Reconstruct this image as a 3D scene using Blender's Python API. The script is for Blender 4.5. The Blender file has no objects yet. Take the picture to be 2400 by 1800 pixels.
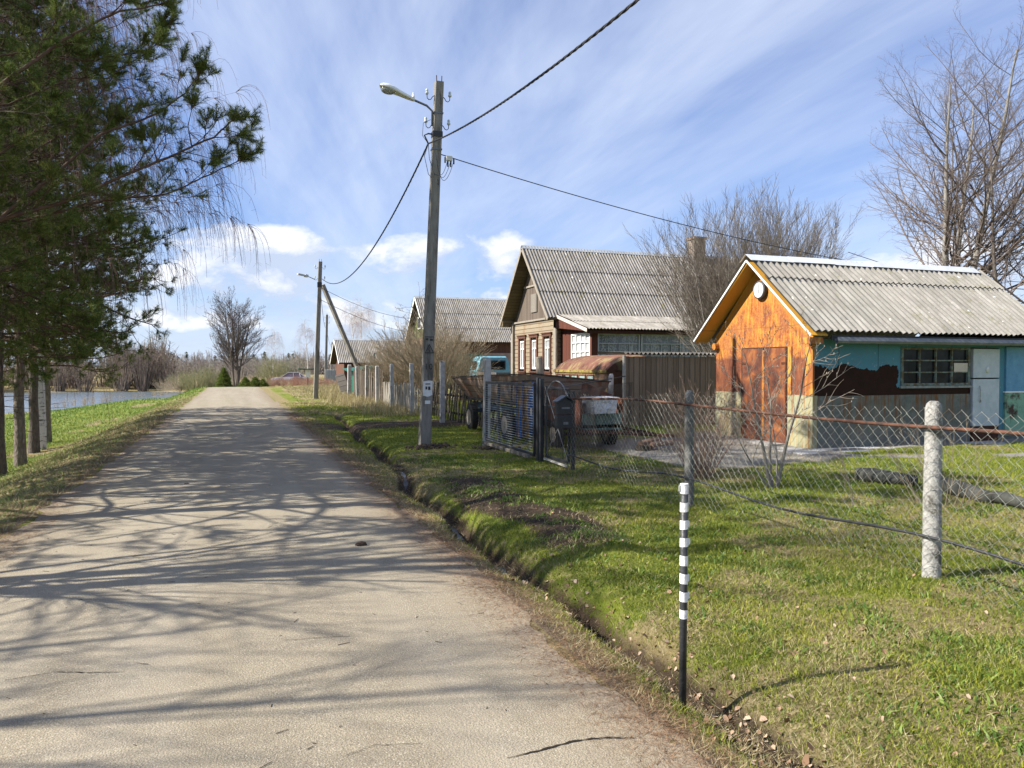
import bpy, math, random
import numpy as np
from mathutils import Vector, Matrix
# ---------------------------------------------------------------- camera, sky, sun, exposure
# World frame: X = across the road (to the right), Y = along the road, camera above the origin.
sc = bpy.context.scene
C = sc.collection
YAW = math.radians(20.0); CA, SA = math.cos(YAW), math.sin(YAW)
EYE = 1.6; F = 1780.0
cam_d = bpy.data.cameras.new('camera'); cam = bpy.data.objects.new('camera', cam_d); C.objects.link(cam)
cam.location = (0, 0, EYE); cam.rotation_euler = (math.radians(90 - 1.29), 0, -YAW)
cam_d.sensor_width = 36; cam_d.lens = 36 * F / 2400; cam_d.clip_start = 0.05; cam_d.clip_end = 6000
sc.camera = cam
SUN_EL = math.radians(38); SUN_DIR = Vector((-0.992, 0.125, 0)).normalized()
S = Vector((SUN_DIR.x * math.cos(SUN_EL), SUN_DIR.y * math.cos(SUN_EL), math.sin(SUN_EL)))
sun_d = bpy.data.lights.new('sun', 'SUN'); sun = bpy.data.objects.new('sun', sun_d); C.objects.link(sun)
sun_d.energy = 4.9; sun_d.angle = math.radians(0.53); sun_d.color = (1.0, 0.94, 0.84)
sun.rotation_euler = S.to_track_quat('Z', 'Y').to_euler(); sun.location = (-20, 0, 20)
sc.view_settings.view_transform = 'Standard'; sc.view_settings.look = 'None'
sc.view_settings.exposure = 1.1; sc.view_settings.gamma = 1
sc.cycles.max_bounces = 5; sc.cycles.diffuse_bounces = 2; sc.cycles.transparent_max_bounces = 8
sc.cycles.use_adaptive_sampling = True

# ---------------------------------------------------------------- node helper
class NT:
    def __init__(s, nt): s.nt = nt; s.n = nt.nodes; s.l = nt.links
    def new(s, t, **k):
        o = s.n.new(t)
        for a, b in k.items(): setattr(o, a, b)
        return o
    def put(s, sock, v):
        if v is None: return
        if isinstance(v, bpy.types.NodeSocket): s.l.new(v, sock)
        else:
            if isinstance(v, (tuple, list)) and sock.type == 'RGBA' and len(v) == 3: v = (*v, 1)
            sock.default_value = v
    def pos(s): return s.new('ShaderNodeNewGeometry').outputs['Position']
    def rnd(s): return s.new('ShaderNodeNewGeometry').outputs['Random Per Island']
    def obj(s): return s.new('ShaderNodeTexCoord').outputs['Object']
    def map(s, v, sc=(1, 1, 1), rot=(0, 0, 0), loc=(0, 0, 0)):
        m = s.new('ShaderNodeMapping'); s.put(m.inputs[0], v); m.inputs['Scale'].default_value = sc
        m.inputs['Rotation'].default_value = rot; m.inputs['Location'].default_value = loc; return m.outputs[0]
    def noise(s, v, scale, detail=4, rough=.55, dist=0):
        m = s.new('ShaderNodeTexNoise'); s.put(m.inputs['Vector'], v); m.inputs['Scale'].default_value = scale
        m.inputs['Detail'].default_value = detail; m.inputs['Roughness'].default_value = rough
        m.inputs['Distortion'].default_value = dist; return m.outputs[0]
    def vor(s, v, scale, feat='F1', out=0):
        m = s.new('ShaderNodeTexVoronoi', feature=feat); s.put(m.inputs['Vector'], v); m.inputs['Scale'].default_value = scale
        return m.outputs[out]
    def white(s, v):
        m = s.new('ShaderNodeTexWhiteNoise', noise_dimensions='3D'); s.put(m.inputs['Vector'], v); return m.outputs[0]
    def ramp(s, f, stops, interp='LINEAR'):
        r = s.new('ShaderNodeValToRGB'); s.put(r.inputs[0], f); e = r.color_ramp.elements
        r.color_ramp.interpolation = interp
        while len(e) < len(stops): e.new(0.5)
        for i, (p, c) in enumerate(stops):
            e[i].position = p
            e[i].color = (*c, 1) if isinstance(c, (tuple, list)) else (c, c, c, 1)
        return r.outputs[0]
    def mix(s, f, a, b, mode='MIX'):
        m = s.new('ShaderNodeMix', data_type='RGBA', blend_type=mode); m.clamp_factor = True
        s.put(m.inputs[0], f); s.put(m.inputs[6], a); s.put(m.inputs[7], b); return m.outputs[2]
    def m(s, op, a, b=None, c=None, clamp=False):
        m = s.new('ShaderNodeMath', operation=op, use_clamp=clamp); s.put(m.inputs[0], a); s.put(m.inputs[1], b)
        if c is not None: s.put(m.inputs[2], c)
        return m.outputs[0]
    def sep(s, v):
        m = s.new('ShaderNodeSeparateXYZ'); s.put(m.inputs[0], v); return m.outputs
    def comb(s, x, y, z):
        m = s.new('ShaderNodeCombineXYZ'); s.put(m.inputs[0], x); s.put(m.inputs[1], y); s.put(m.inputs[2], z); return m.outputs[0]
    def bump(s, h, strength=.5, dist=.02):
        b = s.new('ShaderNodeBump'); s.put(b.inputs['Height'], h); b.inputs['Strength'].default_value = strength
        b.inputs['Distance'].default_value = dist; return b.outputs[0]
    def mr(s, v, a, b, c=0., d=1.):
        m = s.new('ShaderNodeMapRange'); s.put(m.inputs[0], v)
        for i, q in enumerate((a, b, c, d)): m.inputs[i + 1].default_value = q
        return m.outputs[0]

MATS = {}
def mat(name, fn, rough=.85, spec=.25, metal=0.):
    if name in MATS: return MATS[name]
    m = bpy.data.materials.new(name); m.use_nodes = True
    t = NT(m.node_tree); b = m.node_tree.nodes['Principled BSDF']
    b.inputs['Roughness'].default_value = rough; b.inputs['Specular IOR Level'].default_value = spec; b.inputs['Metallic'].default_value = metal
    r = fn(t)
    if not isinstance(r, dict): r = {'Base Color': r}
    for k, v in r.items(): t.put(b.inputs[k], v)
    MATS[name] = m; return m

def leafy(m, col_fac=.35):
    """thin leaves let some light through: mix in a translucent lobe of the same colour"""
    t = NT(m.node_tree); b = m.node_tree.nodes['Principled BSDF']; o = m.node_tree.nodes['Material Output']
    tr = t.new('ShaderNodeBsdfTranslucent'); mx = t.new('ShaderNodeMixShader'); mx.inputs[0].default_value = col_fac
    src = b.inputs['Base Color'].links[0].from_socket; t.l.new(src, tr.inputs[0]); t.l.new(b.outputs[0], mx.inputs[1]); t.l.new(tr.outputs[0], mx.inputs[2]); t.l.new(mx.outputs[0], o.inputs[0]); return m

def mottle(name, c1, c2, scale=6, c3=None, s3=2.5, t3=.6, stretch=(1, 1, 1), bump=.3, bscale=60, rough=.85, spec=.25, metal=0, bd=.01):
    """two-tone weathered surface, optional third colour in ragged patches"""
    def fn(t):
        p = t.map(t.pos(), stretch)
        n = t.noise(p, scale, 6, .65)
        c = t.mix(t.ramp(n, [(.3, 0.), (.7, 1.)]), c1, c2)
        if c3:
            q = t.noise(p, s3, 8, .7)
            c = t.mix(t.mr(q, t3 - .04, t3 + .06), c, c3)
        f = t.noise(t.pos(), bscale, 3)
        c = t.mix(.35, c, t.mix(f, (.35, .35, .35), (1., 1., 1.)), 'OVERLAY')
        return {'Base Color': c, 'Normal': t.bump(t.noise(p, bscale, 4), bump, bd)}
    return mat(name, fn, rough, spec, metal)

# ---------------------------------------------------------------- world: Nishita sky with cirrus and cumulus
w = bpy.data.worlds.new("World"); sc.world = w; w.use_nodes = True
t = NT(w.node_tree); bg = w.node_tree.nodes['Background']
sky = t.new('ShaderNodeTexSky', sky_type='NISHITA'); sky.sun_disc = False
sky.sun_elevation = SUN_EL; sky.sun_rotation = math.atan2(S.x, S.y); sky.air_density = 1.0; sky.dust_density = .6; sky.ozone_density = 2.2
d = t.new('ShaderNodeTexCoord').outputs['Generated']
x, y, z = t.sep(d)[:3]
zz = t.m('MAXIMUM', t.m('ADD', z, .09), .03)
pl = t.comb(t.m('DIVIDE', x, zz), t.m('DIVIDE', y, zz), 0.)
skyc = t.mix(1., sky.outputs[0], (.78, .91, 1.26), 'MULTIPLY')
# thin cirrus: bands running along the road direction
n1 = t.noise(t.map(pl, (.55, .19, 1), (0, 0, math.radians(-6)), (3.1, .4, 0)), 1.0, 7, .58, 1.3)
n2 = t.noise(t.map(pl, (2.6, .5, 1), (0, 0, math.radians(-9)), (1.3, 7, 2)), 1.0, 6, .6, .4)
ci = t.mr(t.m('ADD', t.m('MULTIPLY', n1, .62), t.m('ADD', t.m('MULTIPLY', n2, .16), t.m('MULTIPLY', t.noise(t.map(pl, (.9, .42, 1), (0, 0, .3), (4, 2, 0)), 1., 5, .55, .8), .22))), .40, .61)
ci = t.m('MULTIPLY', ci, .80)
col = t.mix(ci, skyc, (5.6, 6.3, 7.8))
# brightening veil towards the horizon
veil = t.m('POWER', t.m('SUBTRACT', 1., t.m('ABSOLUTE', z), clamp=True), 7.)
col = t.mix(t.m('MULTIPLY', veil, .62), col, (5.2, 6.2, 7.9))
# low cumulus
cv = t.map(d, (1, 1, 1.75), (0, 0, 0), (3.3, 8.8, 4.2))
def cum(v): return t.noise(v, 7.2, 10, .58, .2)
cn = cum(cv)
band = t.m('MULTIPLY', t.mr(z, .015, .05), t.mr(z, .25, .15))
cn2 = t.m('MULTIPLY', cn, t.mr(x, .30, .62, 1., .84)); cmask = t.mr(t.m('MULTIPLY', cn2, band), .450, .545)
up = cum(t.map(d, (1, 1, 1.75), (0, 0, 0), (3.3 - .02, 8.8, 4.2 + .06)))
lit = t.mr(t.m('SUBTRACT', cn, up), -.05, .09)
ccol = t.mix(lit, (4.6, 5.3, 6.7), (7.9, 8.0, 8.4))
col = t.mix(t.m('MULTIPLY', cmask, .85), col, ccol)
t.put(bg.inputs[0], col); bg.inputs[1].default_value = 0.066

# ---------------------------------------------------------------- geometry helpers
def P(px, py, D):
    """a point D metres ahead of the eye, in survey coordinates of the photograph"""
    X = (px - 1200) / F * D; return (X * CA + D * SA, -X * SA + D * CA, EYE - (py - 860) / F * D)
def G(px, py, z=0.):
    D = (EYE - z) * F / (py - 860); q = P(px, py, D); return (q[0], q[1], z)

def wloc(o):
    v = Vector((0, 0, 0))
    while o: v += o.location; o = o.parent
    return v

class MB:
    def __init__(s): s.v = []; s.f = []; s.mi = []; s.cur = 0
    def add(s, vs, fs):
        b = len(s.v); s.v += [tuple(p) for p in vs]; s.f += [tuple(b + i for i in f) for f in fs]; s.mi += [s.cur] * len(fs); return s
    def box(s, x0, x1, y0, y1, z0, z1):
        vs = [(x, y, z) for x in (x0, x1) for y in (y0, y1) for z in (z0, z1)]
        return s.add(vs, [(0, 1, 3, 2), (4, 6, 7, 5), (0, 4, 5, 1), (2, 3, 7, 6), (0, 2, 6, 4), (1, 5, 7, 3)])
    def obox(s, c, ax, ay, az):
        c, ax, ay, az = map(Vector, (c, ax, ay, az))
        vs = [c + a * ax + b * ay + g * az for a in (-1, 1) for b in (-1, 1) for g in (-1, 1)]
        return s.add(vs, [(0, 1, 3, 2), (4, 6, 7, 5), (0, 4, 5, 1), (2, 3, 7, 6), (0, 2, 6, 4), (1, 5, 7, 3)])
    def bar(s, p, q, w, h, up=(0, 0, 1)):
        p, q = Vector(p), Vector(q); d = (q - p); L = d.length; d.normalize(); up = Vector(up)
        if abs(d.dot(up)) > .95: up = Vector((1, 0, 0))
        a = d.cross(up).normalized(); b = a.cross(d)
        return s.obox((p + q) / 2, d * L / 2, a * w / 2, b * h / 2)
    def tube(s, pts, r, n=8, cap=True):
        pts = [Vector(p) for p in pts]; k = len(pts)
        rs = r if isinstance(r, (list, tuple)) else [r] * k
        b0 = None; vs = []
        for i in range(k):
            d = (pts[min(i + 1, k - 1)] - pts[max(i - 1, 0)]).normalized()
            if b0 is None:
                a = d.cross(Vector((0, 0, 1)));
                if a.length < .05: a = Vector((1, 0, 0))
                a.normalize()
            else:
                a = (b0 - d * b0.dot(d)).normalized()
            b0 = a; c = d.cross(a)
            for j in range(n):
                th = 2 * math.pi * j / n; vs.append(pts[i] + (a * math.cos(th) + c * math.sin(th)) * rs[i])
        fs = [(i * n + j, i * n + (j + 1) % n, (i + 1) * n + (j + 1) % n, (i + 1) * n + j) for i in range(k - 1) for j in range(n)]
        if cap: fs += [tuple(range(n - 1, -1, -1)), tuple((k - 1) * n + j for j in range(n))]
        return s.add(vs, fs)
    def poly(s, pts, ext):
        n = len(pts); e = Vector(ext); vs = [Vector(p) for p in pts] + [Vector(p) + e for p in pts]
        return s.add(vs, [tuple(range(n)), tuple(range(2 * n - 1, n - 1, -1))] + [(i, i + n, (i + 1) % n + n, (i + 1) % n) for i in range(n)])
    def ball(s, c, r, n=10, m=6):
        c = Vector(c); rx, ry, rz = r if isinstance(r, (tuple, list)) else (r, r, r); vs = [c + Vector((0, 0, -rz))]
        for i in range(1, m):
            a = -math.pi / 2 + math.pi * i / m
            for j in range(n):
                th = 2 * math.pi * j / n; vs.append(c + Vector((rx * math.cos(a) * math.cos(th), ry * math.cos(a) * math.sin(th), rz * math.sin(a))))
        vs.append(c + Vector((0, 0, rz))); fs = [(0, 1 + (j + 1) % n, 1 + j) for j in range(n)]
        for i in range(m - 2):
            fs += [(1 + i * n + j, 1 + i * n + (j + 1) % n, 1 + (i + 1) * n + (j + 1) % n, 1 + (i + 1) * n + j) for j in range(n)]
        L = len(vs) - 1; fs += [(L, 1 + (m - 2) * n + j, 1 + (m - 2) * n + (j + 1) % n) for j in range(n)]
        return s.add(vs, fs)
    def cyl(s, c, r, h, axis=(0, 0, 1), n=20):
        c = Vector(c); a = Vector(axis).normalized(); return s.tube([c - a * h / 2, c + a * h / 2], r, n)
    def lathe(s, c, axis, prof, n=20):
        """prof: list of (distance along axis, radius)"""
        c = Vector(c); a = Vector(axis).normalized(); u = a.cross(Vector((0, 0, 1)))
        if u.length < .05: u = Vector((1, 0, 0))
        u.normalize(); w_ = a.cross(u); vs = []
        for h, r in prof:
            for j in range(n):
                th = 2 * math.pi * j / n; vs.append(c + a * h + (u * math.cos(th) + w_ * math.sin(th)) * r)
        k = len(prof); fs = [(i * n + j, i * n + (j + 1) % n, (i + 1) * n + (j + 1) % n, (i + 1) * n + j) for i in range(k - 1) for j in range(n)]
        fs += [tuple(range(n - 1, -1, -1)), tuple((k - 1) * n + j for j in range(n))]
        return s.add(vs, fs)
    def build(s, name, mats, parent=None, org=None, smooth=False, solid=0, bevel=0):
        off = wloc(parent) if parent else Vector(org or (0, 0, 0))
        me = bpy.data.meshes.new(name); me.from_pydata([(v[0] - off.x, v[1] - off.y, v[2] - off.z) for v in s.v], [], s.f)
        if not isinstance(mats, (list, tuple)): mats = [mats]
        for m in mats: me.materials.append(m)
        if len(mats) > 1: me.polygons.foreach_set('material_index', s.mi)
        if smooth: me.polygons.foreach_set('use_smooth', [True] * len(me.polygons))
        me.update(); o = bpy.data.objects.new(name, me); C.objects.link(o)
        if parent: o.parent = parent
        elif org: o.location = org
        if bevel:
            b = o.modifiers.new('bevel', 'BEVEL'); b.width = bevel; b.segments = 2; b.limit_method = 'ANGLE'; b.angle_limit = math.radians(40)
        if solid:
            b = o.modifiers.new('solid', 'SOLIDIFY'); b.thickness = solid; b.use_rim = not smooth
        return o

def npmesh(name, V, Fc, mats, parent=None, org=(0, 0, 0), smooth=False, n=3):
    """big meshes straight from numpy arrays; Fc is (k, n) indices"""
    off = np.array(wloc(parent) if parent else org); V = np.asarray(V, float) - off
    me = bpy.data.meshes.new(name); me.vertices.add(len(V)); me.vertices.foreach_set('co', V.astype(np.float32).ravel())
    k = len(Fc); n = Fc.shape[1]; me.loops.add(k * n); me.loops.foreach_set('vertex_index', Fc.astype(np.int32).ravel())
    me.polygons.add(k); me.polygons.foreach_set('loop_start', np.arange(0, k * n, n, dtype=np.int32))
    me.update(calc_edges=True)
    if smooth: me.polygons.foreach_set('use_smooth', np.ones(k, bool))
    for m in (mats if isinstance(mats, (list, tuple)) else [mats]): me.materials.append(m)
    o = bpy.data.objects.new(name, me); C.objects.link(o)
    if parent: o.parent = parent
    else: o.location = org
    return o

def tag(o, label=None, cat=None, group=None, kind=None):
    if label: o['label'] = label
    if cat: o['category'] = cat
    if group: o['group'] = group
    if kind: o['kind'] = kind
    return o
def thing(name, loc, label, cat, group=None):
    o = bpy.data.objects.new(name, None); C.objects.link(o); o.location = loc; o.empty_display_size = .2
    return tag(o, label, cat, group)
def copy_tree(o, parent=None):
    c = o.copy(); C.objects.link(c); c.parent = parent
    for ch in o.children: copy_tree(ch, c)
    return c

def text_mb(mb, s, size, origin, right, up, out=.002):
    cu = bpy.data.curves.new('t', 'FONT'); cu.body = s; cu.size = size; cu.align_x = 'CENTER'; cu.align_y = 'CENTER'; cu.resolution_u = 2
    ob = bpy.data.objects.new('t', cu); C.objects.link(ob); bpy.context.view_layer.update()
    me = bpy.data.meshes.new_from_object(ob); r, u, o = Vector(right), Vector(up), Vector(origin); n = r.cross(u)
    mb.add([o + r * v.co.x + u * v.co.y + n * out for v in me.vertices], [tuple(p.vertices) for p in me.polygons])
    C.objects.unlink(ob); bpy.data.objects.remove(ob); bpy.data.meshes.remove(me); bpy.data.curves.remove(cu)

# numpy value noise
_rs = np.random.RandomState(7); _T = _rs.rand(256, 256)
def vn(x, y, s=1.):
    x = np.asarray(x, float) * s; y = np.asarray(y, float) * s
    xi = np.floor(x).astype(int); yi = np.floor(y).astype(int); fx = x - xi; fy = y - yi
    fx = fx * fx * (3 - 2 * fx); fy = fy * fy * (3 - 2 * fy); g = lambda a, b: _T[a % 256, b % 256]
    return (g(xi, yi) * (1 - fx) + g(xi + 1, yi) * fx) * (1 - fy) + (g(xi, yi + 1) * (1 - fx) + g(xi + 1, yi + 1) * fx) * fy
def fbm(x, y, s=1., o=4):
    r = 0; a = .5
    for i in range(o): r = r + a * vn(x + 17 * i, y - 9 * i, s); s *= 2.03; a *= .5
    return r
def ss(a, b, x):
    q = np.clip((np.asarray(x, float) - a) / (b - a), 0, 1); return q * q * (3 - 2 * q)

# ---------------------------------------------------------------- terrain
RL, RR = -2.0, 1.75     # road edges
def xd(y): return 2.24 + .05 * (vn(np.asarray(y, float) * 0 + 2.5, y, 2.7) - .5) + .05 * np.sin(y * 1.7) + .03 * np.sin(y * 3.9 + 1) + .45 * ss(9, 16, y) + .5 * ss(16, 26, y)
def shore(y): return -16 + (np.asarray(y, float) - 70) * .19 - 3 * ss(70, 30, y)
def pond_d(x, y):
    s1 = shore(y) + 1.2 * (vn(x, y, .11) - .5) - x; s2 = 119 - .12 * (x + 9) + 3 * (vn(x, y, .05) - .5) - y
    return np.minimum(np.minimum(s1, s2), y - 24)
def H(x, y, fine=True):
    x = np.asarray(x, float); y = np.asarray(y, float)
    z = -1.25 * ss(61, 100, y) * ss(9, 2, x)
    lf = RL - x
    z = z - np.where(lf > 0, .92 * ss(.1, 3.6, lf) + .9 * ss(4, 13, lf), 0) * ss(140, 100, y)
    z = z - .75 * ss(-1., 1.6, pond_d(x, y)) * (x < -6)
    off = ss(.02, .5, np.maximum(RL - x, x - RR))
    z = z + off * ((fbm(x, y, .9, 3) - .44) * .10 + (vn(x, y, 6.) - .5) * .022 * ss(40, 15, y))
    r = x - xd(y); on = ss(30, 22, y) * ss(RR - .03, RR + .2, x)
    deep = (.12 + .17 * ss(3.2, 4.6, y) - .09 * ss(8.5, 12, y)) * (.25 + 1.35 * vn(x * 0 + 4, y, 1.1)) * (1 - ss(10.6, 11.6, y) * ss(13.3, 12.6, y) * .7)
    z = z - on * (deep * np.exp(-np.abs(r / .14) ** 2.4) + .06 * np.exp(-(r / .42) ** 2))
    z = z + on * .07 * ss(4.6, 6, y) * ss(11, 9.5, y) * np.exp(-((x - 3.0) / .42) ** 2) * (.5 + vn(x, y, 2.3))
    z = z + .10 * np.exp(-((x - 3.9) ** 2 + (y - 14.6) ** 2) / .12) * vn(x, y, 5)
    z = z + .05 * ss(4, 9, x)
    return z
def axis(segs):
    a = []
    for s0, s1, n in segs: a += list(np.linspace(s0, s1, n, endpoint=False))
    return np.array(a + [segs[-1][1]])
ax = axis([(-900, -200, 8), (-200, -60, 14), (-60, -20, 30), (-20, -6, 30), (-6, -1.6, 44), (-1.6, 1.5, 5), (1.5, 3.6, 64), (3.6, 9, 60), (9, 20, 36), (20, 60, 20), (60, 200, 14), (200, 900, 8)])
ay = axis([(-300, -20, 6), (-20, 0, 12), (0, 16, 190), (16, 34, 110), (34, 70, 72), (70, 130, 60), (130, 300, 20), (300, 2500, 12)])
XX, YY = np.meshgrid(ax, ay); ZZ = H(XX, YY); nx, ny = len(ax), len(ay)
V = np.stack([XX.ravel(), YY.ravel(), ZZ.ravel()], 1)
ii = (np.arange(ny - 1)[:, None] * nx + np.arange(nx - 1)[None, :]).ravel()
Fq = np.stack([ii, ii + 1, ii + 1 + nx, ii + nx], 1)

def masks(x, y):
    """dirt, dry grass, gravel weights"""
    n = fbm(x, y, 1.1, 4); n2 = fbm(x, y, .35, 3)
    on = ss(30, 24, y)
    r = x - xd(y)
    dirt = on * (x > RR) * np.maximum(np.exp(-(r / .15) ** 2), .75 * np.exp(-((x - 1.75) / (.22)) ** 2))
    dirt = np.maximum(dirt, on * ss(5.4, 6.4, y) * ss(11.4, 9.8, y) * np.exp(-((x - 3.0 - .1 * np.sin(y * 2)) / .46) ** 4) * (.62 + n))
    dirt = np.maximum(dirt, ss(19.0, 20.2, y + (n - .5)) * ss(22.6, 21.6, y + (n - .5)) * (x > RR) * ss(13, 10, x) * .9)
    dirt = np.maximum(dirt, np.exp(-((x - 3.75) ** 2 + (y - 14.5) ** 2) / .22) * .95)
    dirt = np.maximum(dirt, np.exp(-((x - 4.8) ** 2 / .3 + (y - 14.2) ** 2 / .25)) * .9 * (n > .42))
    dirt = np.maximum(dirt, (x < RL) * .7 * np.exp(-((RL - x) / .28) ** 2) * ss(40, 25, y))
    dirt = np.maximum(dirt, on * ss(11.8, 12.8, y) * ss(14.5, 13.2, y) * (x > RR) * (x < 4.6) * .5 * (n > .45))
    dry = ss(.47, .62, n2 * .6 + n * .45)
    dry = np.maximum(dry, (x < RL) * ss(4.2, 1.5, RL - x) * ss(60, 30, y) * .85)
    dry = np.maximum(dry, (x > RR) * ss(1.0, .3, x - RR) * .8)
    dry = np.maximum(dry, ss(30, 36, y) * (x > 3) * ss(.38, .5, n) * 1.0)
    dry = np.maximum(dry, (x > RR) * ss(9.6, 11.2, y) * ss(15, 13.2, y) * ss(5.2, 4.4, x) * ss(.34, .5, n) * .95)
    dry = np.where((x < RL - 4) & (y > 15), dry * .15, dry)
    dry = np.maximum(dry, ss(2.2, .3, np.abs(pond_d(x, y) + .8)) * (x < -7))
    dry = np.maximum(dry, ss(100, 112, y))
    dry = np.maximum(dry, (x > 4.9) * ss(8, 10, y) * ss(16, 12, y) * (x < 9.5) * .3)
    gr = (x > 6.6) * (x < 10.3) * ss(9.2, 10.4, y + (n - .5) * 1.5) * ss(15.5, 13.5, y)
    gr = np.maximum(gr, (x > 9.9) * ss(10.9, 11.25, y + (n - .5) * .5) * ss(16, 14.5, y))
    gr = np.maximum(gr, (x > 10.5) * np.exp(-((y - 10.1 + .25 * (x - 10.5)) / .3) ** 4) * ss(.36, .5, n) * .8)
    return np.clip(dirt, 0, 1), np.clip(dry, 0, 1), np.clip(gr, 0, 1)

def ground_mat(t):
    a = t.new('ShaderNodeAttribute', attribute_name='mask').outputs[0]; dm, ym, gm = t.sep(a)[:3]
    p = t.pos(); n = t.noise(p, 1.3, 8, .65); nf = t.noise(p, 14, 6, .7); nff = t.noise(p, 75, 4, .7)
    green = t.ramp(n, [(.3, (.07, .105, .015)), (.5, (.15, .19, .024)), (.7, (.23, .255, .035))])
    green = t.mix(t.mr(nf, .45, .7), green, (.22, .22, .065))
    dryc = t.ramp(nf, [(.3, (.13, .10, .045)), (.5, (.28, .225, .11)), (.72, (.42, .35, .19))])
    dirtc = t.ramp(nf, [(.3, (.030, .022, .015)), (.55, (.078, .056, .038)), (.75, (.16, .12, .082))])
    grc = t.ramp(nff, [(.3, (.17, .155, .135)), (.55, (.33, .31, .275)), (.8, (.46, .44, .40))])
    def edge(m, k): return t.mr(t.m('ADD', m, t.m('MULTIPLY', t.m('SUBTRACT', nf, .5), k)), .35, .65)
    gx = t.sep(p)[0]; sand = t.mr(t.m('MINIMUM', t.m('ABSOLUTE', t.m('SUBTRACT', gx, 1.78)), t.m('ABSOLUTE', t.m('ADD', gx, 2.05))), .30, .05)
    dirtc = t.mix(sand, dirtc, t.mix(t.mr(nf, .4, .62), (.14, .105, .07), (.29, .23, .16)))
    c = t.mix(edge(ym, 1.3), green, dryc); c = t.mix(edge(dm, .9), c, dirtc); c = t.mix(edge(gm, .7), c, grc)
    c = t.mix(.75, c, t.mix(t.noise(p, 40, 6, .8), (.0, .0, .0), (1., 1., 1.)), 'OVERLAY')
    return {'Base Color': c, 'Normal': t.bump(t.m('ADD', nf, t.m('MULTIPLY', nff, .6)), 1., .05)}
ground = npmesh('ground', V, Fq, mat('ground', ground_mat, .95, .1), smooth=True)
a = ground.data.color_attributes.new('mask', 'FLOAT_COLOR', 'POINT')
mk = masks(V[:, 0], V[:, 1]); a.data.foreach_set('color', np.stack([*mk, np.ones(len(V))], 1).astype(np.float32).ravel())
tag(ground, kind='structure')

# road ribbon, edge slightly ragged, cracks as a second material
def road_mat(t):
    p = t.pos(); n = t.noise(p, .8, 6, .6); nf = t.noise(p, 150, 3, .7); nm = t.noise(p, 22, 5, .65)
    c = t.ramp(n, [(.3, (.30, .258, .178)), (.55, (.375, .325, .228)), (.75, (.43, .378, .27))])
    v = t.vor(p, 105); c = t.mix(t.mr(v, .1, .5), c, t.mix(.55, c, (.16, .135, .105)))
    c = t.mix(t.mr(nf, .58, .68), c, (.60, .54, .44)); c = t.mix(t.mr(nf, .42, .33), c, (.11, .09, .07)); c = t.mix(t.m('MULTIPLY', t.mr(t.noise(p, 4.5, 7, .75), .52, .66), .35), c, (.21, .175, .125))
    x = t.sep(p)[0]
    e = t.m('ADD', t.m('MAXIMUM', t.m('SUBTRACT', x, 1.25), t.m('SUBTRACT', -1.65, x)), t.m('MULTIPLY', t.m('SUBTRACT', nm, .5), .9))
    c = t.mix(t.m('MULTIPLY', t.mr(e, .02, .42), .85), c, t.mix(t.mr(t.noise(p, 45, 5, .7), .4, .62), (.155, .115, .075), (.31, .245, .17)))
    y = t.sep(p)[1]; track = t.m('MULTIPLY', t.mr(t.noise(t.map(p, (1, .05, 1)), 1.6, 3), .45, .65), .25)
    c = t.mix(track, c, (.42, .375, .30))
    return {'Base Color': c, 'Normal': t.bump(t.m('ADD', nf, t.m('MULTIPLY', t.m('SUBTRACT', 1., v), .8)), .55, .006)}
ys = np.concatenate([np.arange(-14, 1.5, .25), np.arange(1.5, 12, .035), np.arange(12, 20, .1), np.arange(20, 62, .5), np.arange(62, 150, 2.)]); xs = np.array([-1, -.93, -.75, -.4, 0, .4, .75, .93, 1.])
def rbend(y): return 9 * ss(75, 150, y) * ((y - 75) / 75).clip(0)
mid = (RL + RR) / 2; rows = []
for y in ys:
    l = RL + .30 * (float(fbm(3.3, y, 1.3, 4)) - .47) + .07 * (float(fbm(9, y, 6, 4)) - .47); r = RR + .30 * (float(fbm(8.1, y, 1.1, 4)) - .47) + .10 * (float(fbm(5, y, 6, 4)) - .47)
    bx = float(rbend(np.array(y)))
    hz = -1.25 * float(ss(61, 100, y))
    for q in xs:
        xx = mid + (l - mid if q < 0 else r - mid) * abs(q) if q else mid
        zz = hz + .006 + .02 * (1 - q * q)
        if abs(q) > .9 and y < 60: zz = (float(H(xx, y)) if abs(q) == 1 else max(float(H(xx, y)), 0)) + .004
        rows.append((xx + bx, y, zz))
V = np.array(rows); nx = 9; ii = (np.arange(len(ys) - 1)[:, None] * nx + np.arange(nx - 1)[None, :]).ravel()
road = npmesh('road', V, np.stack([ii, ii + 1, ii + 1 + nx, ii + nx], 1), mat('asphalt', road_mat, .95, .15), smooth=True)
tag(road, kind='structure')
def crack(pts, wd, seed):
    random.seed(seed); m = MB(); line = []
    for (a, b) in zip(pts[:-1], pts[1:]):
        a, b = Vector(G(*a)), Vector(G(*b)); k = max(2, int((b - a).length / .02))
        for i in range(k): line.append(a.lerp(b, i / k))
    off = 0; L = []; R = []
    for i, p in enumerate(line):
        off += random.uniform(-.005, .005); off *= .93; w_ = wd * random.uniform(.25, 1.15) * math.sin(math.pi * (i + 1) / (len(line) + 1)) ** .5
        q = p + Vector((0, off * 1.4, 0)); zz = .0095 + .02 * (1 - min(1, abs((q.x - mid) / 1.87)) ** 2)
        L.append((q.x, q.y - w_, zz)); R.append((q.x, q.y + w_, zz))
    n = len(L); m.add(L + R, [(i, i + 1, n + i + 1, n + i) for i in range(n - 1)]); return m
ck = mat('crack', lambda t: (.03, .026, .022), 1, 0)
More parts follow.
